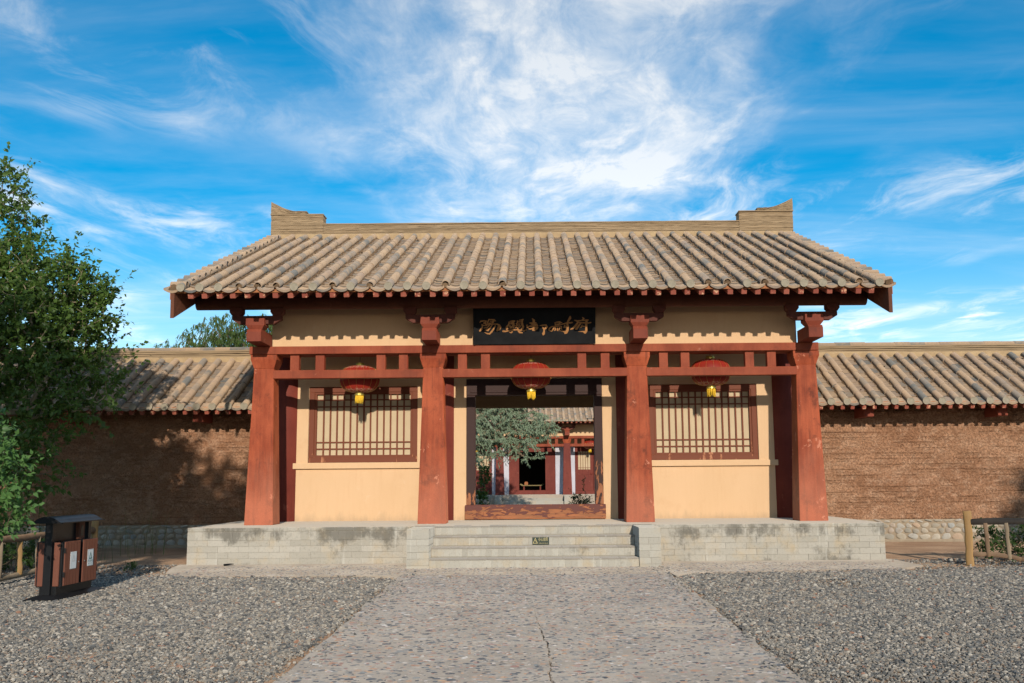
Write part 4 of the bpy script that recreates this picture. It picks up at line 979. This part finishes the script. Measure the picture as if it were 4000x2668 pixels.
    for i, x in enumerate(rows):
        for k in range(n): mobj('barrel_tile', b_m, None, rf, rp(x + r.uniform(-.008, .008), k*sg - .07, .070 + r.uniform(-.005, .005)), (al + r.uniform(-.012, .012), 0, r.uniform(-.02, .02)))
        mobj('eave_disc', dsc, None, rf, rp(x, -.074, .068), (.1, 0, r.uniform(-.06, .06)))
        q = mudstrip(x, .2, sl - .2, rp, i + seed, .006, 36); mu.add(q.v, q.f)
        xm = x + .1655
        for k in range(10):
            s = k*(sl - .1)/10
            if k == 0: mobj('eave_tile', e_m, None, rf, rp(xm, -.066, .068), (al - .05, 0, 0)); continue
            mobj('pan_tile', p_m, None, rf, rp(xm + r.uniform(-.006, .006), s, .062), (al - .045 + r.uniform(-.012, .012), 0, r.uniform(-.03, .03)))
    for _ in range(60):
        p = rp(r.uniform(x0, x1), r.uniform(.1, sl - .3), .04); rr = r.uniform(.015, .035)
        mu.add([p + Vector((r.uniform(-1, 1)*rr*1.6, r.uniform(-1, 1)*rr*1.6, r.uniform(-.3, .8)*rr)) for _ in range(6)], [(0, 1, 2), (2, 3, 4), (4, 5, 0), (0, 2, 4), (1, 3, 5)])
    mu.build('mud_bedding', M['mud'], rf, kind='stuff')
    box('ridge_plaster', M['cream'], rf, x0, x1, ry - .14, ry + .14, rz - .07, rz + .075, .02); box('ridge_core', M['mud'], rf, x0, x1, ry - .07, ry + .07, rz + .07, rz + .25, 0)
    for k in range(4): course(x0, x1, const(rz + .076 + k*.043), const(rz + .068 + (k + 1)*.043), ry - .125 + (.018 if k % 2 else 0), ry + .12, seed*10 + k, .2).build('ridge_course', M['ridge'], rf)
    c_v, c_f = barrel(.36, .085, .016, 9, 1.); c_m = pymesh('ridge_cap', c_v, c_f, True, M['tile']); x = x0
    while x < x1 - .1:
        mobj('ridge_cap', c_m, None, rf, (x, ry, rz + .235 + r.uniform(-.006, .006)), (0, 0, -pi/2 + r.uniform(-.02, .02))); x += .352
    return t
earth_wall(-14.2, -4.98, 'long tile-capped rammed-earth wall left of the gate, mostly in tree shade', 31, (-7.2, -10.05, -12.9))
earth_wall(4.98, 14.2, 'long sunlit tile-capped rammed-earth wall right of the gate', 47, (7.14, 10.0, 12.85))

# ================================================================== FAR HALL ACROSS THE COURT
DY = 36.4
hall = thing('main_hall', (0, AX + DY, PH), 'tiled hall with open dark doorway seen through the gate across the court', 'building')
rmap = {}
for o in shared:
    if o.name.startswith(('mud_plug', 'mud_bedding', 'verge_tile')): continue
    c = o.copy(); COL.objects.link(c)
    par = hall if o.parent is gate else rmap.get(o.parent)
    if par is None: par = hall
    c.parent = par; w = WL[o.name] + Vector((0, DY, 0)); WL[c.name] = w; c.location = w - WL[par.name]; rmap[o] = c
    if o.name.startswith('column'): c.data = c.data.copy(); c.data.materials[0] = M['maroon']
hroof = rmap[roof]
v, f = xform(bv, bf, farB); mobj('barrel_tiles', pymesh('barrel_tiles', v, f, True, M['tile']), None, hroof, (0, DY, 0), kind='stuff')
v, f = xform(pv, pf, farP); mobj('pan_tiles', pymesh('pan_tiles', v, f, True, M['pan']), None, hroof, (0, DY, 0), kind='stuff')
HW_ = WY + DY
for k in range(8): course(-5.9, 5.85, const(RZ0 + k*hC), const(RZ0 + (k + 1)*hC), RY + DY - HW, RY + DY + HW, k).build('ridge_course', M['ridge'], hroof)
def hb(name, mat, x0, x1, y0, y1, z0, z1, parent=hall, bevel=.004): return box(name, mat, parent, x0, x1, HW_ + y0, HW_ + y1, z0, z1, bevel)
hb('platform', M['paving'], -5.74, 5.72, PF - WY, 9.4, -.1, PH)
for k in range(3): hb('step', M['stepbrick'], -1.66, 1.57, SB - WY + k*TR, SB - WY + (k + 1)*TR - .003, -.05, PH*(k + 1)/4)
for cx0, cx1 in ((-2.015, -1.668), (1.578, 1.918)): hb('cheek_block', M['stepbrick'], cx0, cx1, SB - WY - .05, PF - WY - .004, -.05, PH - .004)
for x0, x1 in ((-4.84, -4.35), (-2.30, -1.36), (1.22, 2.30), (4.35, 4.84)): hb('wall_panel', M['pale'], x0, x1, 0, .24, PH, 3.30)
hb('upper_panel', M['yellow'], -4.84, 4.84, 0, .24, 3.305, 5.55)
hb('door_threshold', M['maroon'], -1.36, 1.22, -.03, .15, PH + .002, .84)
hb('door_lintel', M['maroon'], -1.36, 1.22, -.02, .2, 2.95, 3.30)
for x0, x1 in ((-1.36, -.80), (.66, 1.22)):
    d = hb('door_leaf', M['maroon'], x0, x1, .02, .08, .845, 2.945)
    for z0, z1 in ((.95, 1.45), (1.55, 1.72), (1.80, 1.92)): hb('door_panel', M['maroon'], x0 + .13, x1 - .13, .008, .018, z0, z1, d)
for s0, s1 in ((-4.35, -2.30), (2.30, 4.35)):
    hb('door_threshold', M['maroon'], s0, s1, -.03, .15, PH + .002, .80)
    n = 2; w = (s1 - s0)/n
    for i in range(n):
        a = s0 + i*w; d = hb('door_leaf', M['maroon'], a + .01, a + w - .01, .02, .08, .805, 3.28)
        hb('door_panel', M['maroon'], a + .14, a + w - .14, .005, .018, .92, 1.62, d); hb('door_panel', M['maroon'], a + .14, a + w - .14, .005, .018, 1.68, 1.86, d)
        hb('pane', M['paper'], a + .18, a + w - .18, .010, .018, 1.96, 2.95, d, 0)
        for k in range(1, 5): hb('lattice_bar', M['winframe'], a + .18 + (w - .36)*k/5 - .014, a + .18 + (w - .36)*k/5 + .014, -.005, .008, 1.955, 2.955, d)
        for z in (2.05, 2.85): hb('lattice_bar', M['winframe'], a + .175, a + w - .175, -.004, .007, z - .012, z + .012, d)
        mobj('door_knob', MB().tube([(0, 0, 0), (0, -.05, 0)], [.075, .05], 12).mesh('door_knob', M['maroon'], True), None, d, (a + (w - .12 if i == 0 else .12), HW_ + .015, 1.74))
for s in (-1, 1):
    m = MB(); m.prism([(HW_ + .3, PH), (HW_ + 7.5, PH), (HW_ + 7.5, 5.0), (22.3 + DY, 6.74), (HW_ + .3, 5.56)], 'x', 4.84*s - .12, 4.84*s + .12); m.build('gable_wall', M['yellow'], hall)
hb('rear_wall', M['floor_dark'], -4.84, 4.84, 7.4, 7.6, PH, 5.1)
# altar table and incense box inside
at = thing('altar_table', (-.08, HW_ + 2.2, PH), 'low altar table with upturned ends in the dark hall', 'table')
m = MB(); m.prism([(-.80, 1.16), (-.74, 1.20), (-.66, 1.17), (-.58, 1.12), (.42, 1.12), (.50, 1.17), (.58, 1.20), (.64, 1.16), (.60, 1.13), (.50, 1.07), (-.66, 1.07)], 'y', HW_ + 2.0, HW_ + 2.4); m.build('table_top', M['altargold'], at)
for x in (-.55, .39): box('leg', M['maroon'], at, x - .04, x + .04, HW_ + 2.05, HW_ + 2.35, PH, 1.068, .004)
box('stretcher', M['maroon'], at, -.505, .345, HW_ + 2.15, HW_ + 2.2, .72, .78, .004)
ib = thing('incense_box', (-.42, HW_ + 2.2, 1.122), 'small wooden box standing on the altar table', 'box')
box('case', M['fascia'], ib, -.52, -.32, HW_ + 2.1, HW_ + 2.3, 1.126, 1.27, .005); box('lid', M['fascia'], ib, -.49, -.35, HW_ + 2.12, HW_ + 2.28, 1.271, 1.31, .005)
lantern(3.10, 18.30 + DY, 3.31, 'small red lantern hanging before the far hall, right of its doorway', 'red lanterns under the eaves', 5.0)
lantern(-3.10, 18.30 + DY, 3.31, 'small red lantern on the far hall, half hidden behind the court tree', 'red lanterns under the eaves', 5.0)

# ================================================================== LITTER BIN
bn = thing('litter_bin', (-5.765, 12.44, 0), 'black steel litter bin with brown slats and arched roof beside the fence', 'litter bin', rz=radians(-1.5))
def lb(name, mat, x0, x1, y0, y1, z0, z1, parent=bn, bevel=.003): return mobj(name, MB().box(x0, x1, y0, y1, z0, z1).mesh(name, mat), None, parent, (0, 0, 0), local=True, bevel=bevel)
BM_ = M['blackmetal']
m = MB(); m.loft([m.rect(0, .02, .0, .19, .64), m.rect(0, .02, .014, .19, .64), m.rect(0, .02, .05, .10, .50)]); mobj('foot', m.mesh('foot', BM_), None, bn, local=True)
lb('pedestal', BM_, -.10, .10, -.44, .46, .045, .155)
body = lb('body', BM_, -.148, .148, -.43, .44, .135, .660)
for s in (-1, 1): lb('post', BM_, -.045, .045, s*.455 - .035 + .005, s*.455 + .035 + .005, .05, .90)
for s in (-1, 1):
    lb('end_slat', M['slat'], s*.093 - .034, s*.093 + .034, -.452, -.431, .15, .655)
    lb('end_slat', M['slat'], s*.093 - .034, s*.093 + .034, .441, .462, .15, .655)
for sx in (1, -1):
    for d0, d1 in ((-.415, -.035), (.045, .425)):
        door = lb('door', BM_, min(sx*.149, sx*.160), max(sx*.149, sx*.160), d0, d1, .148, .662, bn)
        w = (d1 - d0)/5
        for k in range(5): lb('door_slat', M['slat'], min(sx*.161, sx*.174), max(sx*.161, sx*.174), d0 + k*w + .003, d0 + (k + 1)*w - .003, .152, .660, door)
        if sx > 0:
            lb('lock', M['steel'], .1745, .180, (d1 - .04 if d0 < 0 else d0 + .03), (d1 - .028 if d0 < 0 else d0 + .042), .40, .415, door, 0)
            c = (d0 + d1)/2 + (.02 if d0 < 0 else .0)
            pl_ = lb('label_plate', M['white'], .1745, .1775, c - .075, c + .075, .335, .535, door, 0)
            for q in ((c - .067, c + .067, .526, .528), (c - .067, c + .067, .342, .344), (c - .067, c - .065, .342, .528), (c + .065, c + .067, .342, .528)): lb('border_line', M['faint'] if d0 < 0 else M['greenink'], .1778, .1783, *q, pl_, 0)
            ink = M['faint'] if d0 < 0 else M['greenink']
            tri_outline(c, .463, .085, .092, .013, .1784, 'recycling_triangle', ink, pl_, True, 'yz')
            if d0 > 0:
                text_on('可回收物', .034, (.1784, c, .392), (pi/2, 0, pi/2), ink, pl_, local=True, sx=.9); text_on('RECYCLABLE', .020, (.1784, c, .362), (pi/2, 0, pi/2), ink, pl_, local=True, sx=.9)
            for z in (.28, .56): lb('hinge', BM_, .161, .180, (d0 - .014 if d0 < 0 else d1 + .002), (d0 - .002 if d0 < 0 else d1 + .014), z - .03, z + .03, door)
lb('upper_panel', BM_, -.02, .02, -.40, .14, .662, .885)
ash = MB(); P_ = [(.15, .665), (.27, .665), (.27, .885), (.15, .885)]
ash.box(-.06, .06, .15, .29, .662, .885); mobj('ashtray_column', ash.mesh('ashtray', M['darkwood']), None, bn, local=True)
q = [(.22 + .032*cos(a), .80 + .032*sin(a)) for a in [pi*k/8 for k in range(9)]] + [(.188, .70), (.252, .70)]
mobj('ashtray_slot', MB().prism(q, 'x', .0605, .063).mesh('slot', BM_), None, bn, local=True)
arc = [(-.205 + .41*k/14) for k in range(15)]; zt_ = [.885 + .068*max(0, 1 - abs(x/.165)**2.2) if abs(x) < .165 else .885 for x in arc]
m = MB(); rings = []
m.prism([(x, z + .008) for x, z in zip(arc, zt_)] + [(x, z - .004) for x, z in reversed(list(zip(arc, zt_)))], 'y', -.56, .52); mobj('roof', m.mesh('bin_roof', BM_), None, bn, local=True)
m = MB(); m.prism([(x, z - .003) for x, z in zip(arc, zt_)], 'y', -.555, -.535); m.prism([(x, z - .003) for x, z in zip(arc, zt_)], 'y', .495, .515); mobj('roof_end', m.mesh('roof_end', BM_), None, bn, local=True)

# ================================================================== FENCES
def log(p0, p1, r, name, mat, parent, bend=0., seed=0, n=9, k=12):
    rr = random.Random(seed); p0 = Vector(p0); p1 = Vector(p1); pts = []; rad = []
    for i in range(n):
        t_ = i/(n - 1); q = p0.lerp(p1, t_) + Vector((0, 0, bend*sin(pi*t_))) + Vector((rr.uniform(-1, 1), rr.uniform(-1, 1), rr.uniform(-1, 1)))*r*.16
        pts.append(q); rad.append(r*(1 + rr.uniform(-.10, .10)))
    return MB().tube(pts, rad, k).build(name, mat, parent, 0, True)
fr_ = thing('log_fence', (6.69, 15.7, 0), 'log rail fence with a yellow end post at the right edge', 'fence', 'log rail fences')
pst = log((6.685, 15.72, -.1), (6.70, 15.72, .82), .058, 'post', M['log_gold'], fr_, 0, 3)
log((6.73, 15.70, .655), (11.6, 15.02, .60), .050, 'top_rail', M['log_dark'], fr_, .03, 4, 14); log((6.73, 15.70, .16), (7.42, 15.60, .09), .034, 'bottom_rail', M['log_brown'], fr_, .03, 5, 7); log((7.40, 15.60, .085), (11.6, 15.02, .06), .036, 'bottom_rail', M['log_brown'], fr_, .01, 6)
for k, x in enumerate((6.94, 7.245, 7.56, 7.88, 8.2, 8.52, 8.85, 9.2, 9.52, 9.86, 10.2, 10.55, 10.9, 11.25)):
    log((x + .01, 15.67 - .14*(x - 6.73), .14 - .06*min(1, (x - 6.8)/.5)), (x - .01, 15.67 - .14*(x - 6.73), .64), .030, 'baluster', M['log'] if k % 2 else M['log_brown'], fr_, 0, 10 + k, 6, 9)
fl_ = thing('log_fence', (-7.3, 16.3, 0), 'log rail fence running behind the litter bin at the left edge', 'fence', 'log rail fences')
A_ = Vector((-7.27, 16.62, 0)); B_ = Vector((-7.20, 13.2, 0)); dr = (B_ - A_)
log(A_ + Vector((0, 0, -.1)), A_ + Vector((.02, 0, .80)), .052, 'post', M['log_gold'], fl_, 0, 21)
log(A_ + Vector((0, -.05, .60)), B_ + Vector((0, -.4, .60)), .046, 'top_rail', M['log_brown'], fl_, .0, 22, 12); log(A_ + Vector((0, -.05, .13)), B_ + Vector((0, -.4, .08)), .042, 'bottom_rail', M['log'], fl_, .0, 23, 12)
for k, t_ in enumerate((.12, .27, .42, .57, .72, .88)):
    q = A_ + dr*t_; log(q + Vector((jit(.02), 0, .10)), q + Vector((jit(.02), 0, .60)), .036, 'baluster', M['log_gold'] if k % 3 == 1 else M['log'], fl_, 0, 30 + k, 6, 9)

# ================================================================== TREES AND PLANTS
def leaf_quads(P0, D, Nn, ln, wd, fold=.15, nseg=1):
    """arrays of leaf blades: base points, directions, side normals -> verts, quads (each leaf one island of 2 quads)"""
    n = len(P0); D = D/np.linalg.norm(D, axis=1)[:, None]; Sd = np.cross(D, Nn); Sd /= np.linalg.norm(Sd, axis=1)[:, None] + 1e-9; U = np.cross(Sd, D)
    ln = ln[:, None]; wd = wd[:, None]
    a = P0; tip = P0 + D*ln - U*ln*.12; l1 = P0 + D*ln*.38 + Sd*wd*.5 + U*wd*fold; r1 = P0 + D*ln*.38 - Sd*wd*.5 + U*wd*fold; mid = P0 + D*ln*.5 - U*wd*.02
    v = np.stack([a, l1, tip, r1, mid], 1).reshape(-1, 3); o = (np.arange(n)*5)[:, None]
    f = np.concatenate([o + np.array([[0, 4, 1, 1]]), ], 0)
    t1 = o + np.array([[0, 1, 4]]); t2 = o + np.array([[1, 2, 4]]); t3 = o + np.array([[2, 3, 4]]); t4 = o + np.array([[3, 0, 4]])
    return v, np.concatenate([t1, t2, t3, t4], 0)
def grow(base, trunk_pts, targets, seed, twig_len, seg=4, sag=.0, curl=.12):
    """connect targets to the nearest node of the growing skeleton; returns nodes, parent index, tip list"""
    r = np.random.default_rng(seed); nodes = [np.array(p, float) for p in trunk_pts]; par = [-1] + list(range(len(nodes) - 1))
    tips = []
    for t_ in targets:
        A = np.array(nodes); d = A - t_; dist = np.linalg.norm(d, axis=1) + .55*np.maximum(0, A[:, 2] - t_[2] + .1)
        i = int(np.argmin(dist)); p = A[i]; L_ = np.linalg.norm(t_ - p)
        n = max(1, min(seg, int(L_/.18) + 1)); prev = i
        side = r.normal(0, curl, 3)*L_
        for k in range(1, n + 1):
            f_ = k/n; q = p + (t_ - p)*f_ + side*math.sin(pi*f_)*.5; q[2] += sag*L_*math.sin(pi*f_)
            nodes.append(q); par.append(prev); prev = len(nodes) - 1
        tips.append(prev)
    return np.array(nodes), par, tips
def skin(nodes, par, tips, rtip, rmax, expo=.5, rmin_keep=0., n=5):
    cnt = np.zeros(len(nodes))
    for t_ in tips: cnt[t_] += 1
    for i in range(len(nodes) - 1, 0, -1): cnt[par[i]] += cnt[i]
    rad = np.minimum(rmax, rtip*np.maximum(1, cnt)**expo); m = MB()
    for i in range(1, len(nodes)):
        j = par[i]
        if rad[i] < rmin_keep: continue
        k = 8 if rad[i] > .03 else (5 if rad[i] > .008 else 3)
        m.tube([nodes[j], nodes[i]], [min(rad[j], rad[i]*1.35), rad[i]], k, False)
    return m
def crown_points(ells, n, seed, shell=.35):
    r = np.random.default_rng(seed); out = []; vol = np.array([e[1][0]*e[1][1]*e[1][2] for e in ells]); w = vol/vol.sum()
    for _ in range(n):
        c, ra = ells[r.choice(len(ells), p=w)]; d = r.normal(0, 1, 3); d /= np.linalg.norm(d); rr = r.random()**shell
        out.append(np.array(c) + d*rr*np.array(ra))
    return np.array(out)
def make_tree(name, label, base, trunk_pts, ells, ntw, nl, leaf, mat, seed, group=None, droop=.25, twig=.35, rt_=.006, rmax=.16, bend_up=.2, cat='tree', keep=0., narrow=.5, shell=.4, sag=0., lvar=.25, facing=.0, barkmat=None):
    r = np.random.default_rng(seed); t = thing(name, base, label, cat, group)
    tg = crown_points(ells, ntw, seed + 1, shell); b = np.array(trunk_pts[-1]); mid = np.array(trunk_pts[len(trunk_pts)//2])
    tg = tg[np.argsort(np.linalg.norm(tg - mid, axis=1) + r.random(len(tg))*.4)]
    # coarse limbs first for structure
    lim = tg[::max(1, len(tg)//26)]; tg2 = np.concatenate([lim, tg])
    nodes, par, tips = grow(base, trunk_pts, tg2, seed + 2, twig, 5, sag)
    tips = tips[len(lim):]
    skin(nodes, par, tips, rt_, rmax, .46, keep).build('trunk', barkmat or M['bark'], t, 0, True)
    P0 = []; D = []
    for tp in tips:
        p1 = nodes[tp]; p0 = nodes[par[tp]]; q = nodes[par[par[tp]]] if par[par[tp]] >= 0 else p0
        dr_ = p1 - q; l_ = np.linalg.norm(dr_); dr_ = dr_/(l_ + 1e-6)
        ext = twig*r.uniform(.6, 1.3); end = p1 + (dr_*.7 + np.array([0, 0, bend_up]) + r.normal(0, .35, 3))*ext + np.array([0, 0, -droop])*ext
        k = nl; f_ = (np.arange(k) + r.random(k))/k
        base_ = np.where((f_ < .4)[:, None], p0 + (p1 - p0)*(f_/.4)[:, None], p1 + (end - p1)*((f_ - .4)/.6)[:, None])
        P0.append(base_ + r.normal(0, .012, (k, 3))); s_ = r.normal(0, 1, (k, 3)); dd = (end - p1)/ (np.linalg.norm(end - p1) + 1e-6)
        D.append(dd*.55 + s_*.6 + np.array([0, 0, -droop]))
    P0 = np.concatenate(P0); D = np.concatenate(D); n = len(P0)
    Nn = r.normal(0, .7, (n, 3)) + np.array([0, -facing, .75])
    ln = leaf*np.clip(r.normal(1, lvar, n), .5, 1.6); v, f = leaf_quads(P0, D, Nn, ln, ln*narrow)
    mobj('crown', npmesh('crown', v, f, False, mat), None, t)
    return t
# big poplar at the left edge
make_tree('poplar_tree', 'large dark green leafy tree at the left edge overhanging the wall', (-10.9, 17.6, 0),
          [(-10.9, 17.6, -.1), (-10.85, 17.6, 1.0), (-10.7, 17.6, 2.2), (-10.6, 17.55, 3.4), (-10.7, 17.5, 4.8), (-10.8, 17.5, 6.6)],
          [((-9.9, 17.5, 4.4), (2.5, 1.7, 1.5)), ((-8.55, 17.4, 3.3), (1.35, 1.2, .95)), ((-8.9, 17.4, 4.3), (1.35, 1.2, 1.0)), ((-10.35, 17.5, 6.0), (1.3, 1.4, 1.6)), ((-9.4, 17.3, 2.2), (1.25, 1.1, .9)), ((-9.2, 17.2, 1.5), (1.15, .9, .7)), ((-8.0, 17.3, 2.85), (.75, .7, .4)), ((-8.2, 17.4, 4.75), (.75, .7, .45))],
          2500, 24, .080, M['leaf'], 11, droop=.25, twig=.42, rt_=.0042, rmax=.17, narrow=.62, barkmat=M['palebark'])
make_tree('poplar_sapling', 'bright sunlit leafy branches hanging in at the lower left edge', (-6.75, 11.0, 0),
          [(-6.8, 11.0, -.1), (-6.7, 11.0, .6), (-6.55, 11.0, 1.3), (-6.45, 11.0, 2.0)],
          [((-5.95, 10.9, 1.40), (.34, .5, .42)), ((-5.86, 10.85, 1.05), (.30, .45, .30)), ((-6.1, 10.9, 1.8), (.30, .5, .40))],
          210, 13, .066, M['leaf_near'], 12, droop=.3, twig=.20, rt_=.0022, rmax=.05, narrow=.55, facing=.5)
make_tree('willow_tree', 'distant feathery willow showing above the wall left of the gate', (-11.6, 38, 0),
          [(-11.6, 38, -.1), (-11.5, 38, 2), (-11.4, 38, 4), (-11.5, 38, 5.6), (-11.5, 38, 6.6)],
          [((-11.4, 38, 6.75), (2.4, 1.6, 1.25)), ((-12.9, 38, 6.2), (1.9, 1.4, .9)), ((-10.2, 38, 6.7), (1.9, 1.4, 1.35))],
          1000, 24, .17, M['leaf_willow'], 13, droop=1.3, twig=.6, rt_=.006, rmax=.2, narrow=.17, bend_up=.0)
K_ = 41/36.
def ck(p, r=None): return ((p[0] + .06)*K_ - .06, 41 + (p[1] - 36)*K_, 1.33 + (p[2] - 1.33)*K_) if r is None else (ck(p), tuple(q*K_ for q in r))
make_tree('court_tree', 'silvery green spreading tree in the court behind the doorway', (-4.1, 41, 0),
          [(-4.1, 41, -.1), (-4.0, 41, 1.2)] + [ck(q) for q in ((-3.2, 36, 2.4), (-2.6, 36, 3.3), (-1.6, 36, 3.6), (-.6, 36, 3.35), (.2, 36, 3.75))],
          [ck(*q) for q in (((-1.6, 36, 3.5), (1.5, 1.1, 1.0)), ((-1.9, 36, 2.7), (1.3, 1.0, .85)), ((-.4, 36, 3.2), (1.05, .9, .85)), ((.25, 36, 3.3), (.55, .7, .65)), ((-1.2, 36, 4.4), (1.8, 1.2, .8)), ((-.3, 36, 2.45), (.55, .5, .45)))],
          1150, 28, .10, M['leaf_olive'], 14, droop=.7, twig=.36, rt_=.0055, rmax=.10, narrow=.34, facing=1.2)
# trees behind the viewer, known by the shade they throw on the left wall and the right edge
make_tree('shade_tree', 'tall leafy tree behind the viewer at left whose shade falls on the left wall', (-6.8, 1.0, 0),
          [(-6.8, 1, -.1), (-6.8, 1, 2.5), (-6.8, 1, 5), (-6.9, 1, 7), (-7.1, 1, 9.5)], [((-7.7, 1, 7.0), (1.7, 1.8, 2.0)), ((-5.7, 1, 6.4), (2.0, 1.8, 1.75)), ((-7.6, 1, 5.2), (1.8, 1.6, 1.2))],
          1000, 22, .18, M['leaf'], 15, group='trees behind the viewer', twig=.55, rt_=.008, narrow=.65, shell=.5)
make_tree('shade_tree', 'smaller leafy tree behind the viewer at far right whose shade touches the right wall', (13.1, 2.0, 0),
          [(13.1, 2, -.1), (13.1, 2, 2), (13.1, 2, 4), (13.1, 2, 5.4)], [((13.4, 2, 5.9), (1.2, 1.4, 1.3))],
          300, 20, .16, M['leaf'], 16, group='trees behind the viewer', twig=.45, rt_=.008, narrow=.6)

def shrub(name, label, base, ells, ntw, nl, leaf, mat, seed, cat='shrub', **kw):
    b = Vector(base); return make_tree(name, label, base, [b + Vector((0, 0, -.05)), b + Vector((.01, 0, .06)), b + Vector((0, .01, .12))], ells, ntw, nl, leaf, mat, seed, cat=cat, rt_=.0016, rmax=.02, **kw)
shrub('shrub', 'small green bush behind the right log fence', (7.62, 16.4, 0), [((7.55, 16.4, .28), (.42, .35, .28)), ((7.25, 16.4, .42), (.22, .25, .20)), ((8.1, 16.4, .30), (.5, .4, .30))], 240, 16, .038, M['leaf_dark'], 41, twig=.12, narrow=.7)
shrub('shrub', 'dark undergrowth behind the left log fence', (-8.4, 15.8, 0), [((-8.3, 15.6, .35), (.75, 1.3, .38)), ((-7.8, 15.9, .25), (.35, .8, .25)), ((-9.2, 15.6, .45), (.8, 1.2, .45))], 420, 18, .05, M['leaf_dark'], 42, twig=.16, narrow=.6)
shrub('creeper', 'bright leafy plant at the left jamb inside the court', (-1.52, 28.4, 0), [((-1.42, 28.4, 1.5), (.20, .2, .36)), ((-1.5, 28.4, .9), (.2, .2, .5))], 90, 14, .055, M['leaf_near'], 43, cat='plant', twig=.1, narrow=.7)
def grass(name, label, base, n, h, spread, seed, mat=M['grassleaf'], lean=.35, cat='grass tuft'):
    r = np.random.default_rng(seed); V = []; F = []
    for _ in range(n):
        x, y = r.normal(0, spread*.35, 2); a = r.uniform(0, 2*pi); hh = h*r.uniform(.45, 1.1); l_ = lean*hh*r.uniform(.2, 1.3); w = .006*r.uniform(.6, 1.3); o = len(V)
        c, s_ = cos(a), sin(a); px_, py_ = -s_*w, c*w
        for k in range(4):
            t_ = k/3; q = (x + c*l_*t_*t_, y + s_*l_*t_*t_, hh*(t_ - .22*t_*t_*l_/hh)); ww = 1 - t_*.92
            V += [(q[0] + px_*ww, q[1] + py_*ww, q[2]), (q[0] - px_*ww, q[1] - py_*ww, q[2])]
        for k in range(3): F.append((o + 2*k, o + 2*k + 1, o + 2*k + 3, o + 2*k + 2))
    return mobj(name, npmesh(name, V, F, False, mat), None, None, base, label=label, category=None) if False else tag(mobj(name, npmesh(name, V, F, False, mat), None, None, base), label, cat)
grass('grass_tuft', 'green grass tuft inside the court at the left of the doorway', (-1.35, 30.0, 0), 90, 1.0, .9, 51, M['leaf_dark'])
shrub('hollyhock', 'flowering hollyhock clump inside the court at the right of the doorway', (1.42, 30.0, 0), [((1.35, 30, .62), (.36, .2, .36)), ((1.46, 30, 1.1), (.07, .06, .4))], 90, 14, .07, M['leaf_dark'], 44, cat='plant', twig=.14, narrow=.35)
grass('grass_tuft', 'dry reed stalks against the left wall behind the bin', (-7.6, 19.5, 0), 26, 1.15, .9, 52)
grass('grass_tuft', 'tall green reeds behind the left fence', (-8.5, 17.4, 0), 110, 1.15, 1.6, 53, M['leaf_dark'])
shrub('weed', 'tiny green weed on the bare soil right of the bin', (-6.35, 15.9, 0), [((-6.35, 15.9, .07), (.10, .1, .06))], 22, 8, .03, M['leaf_dark'], 45, cat='plant', twig=.05, narrow=.6)
shrub('weed', 'tiny green weed under the right fence rail', (7.35, 15.2, 0), [((7.35, 15.2, .04), (.06, .06, .04))], 10, 6, .025, M['leaf_dark'], 46, cat='plant', twig=.04, narrow=.6)
m = MB(); m.tube([(-5.05, 16.42, .03), (-4.95, 16.38, .045), (-4.88, 16.36, .05)], [.02, .014, .006], 6); tag(m.build('driftwood', M['blackmetal']), 'small dark stick lying at the foot of the platform', 'stick')
print('objects', len(bpy.data.objects))
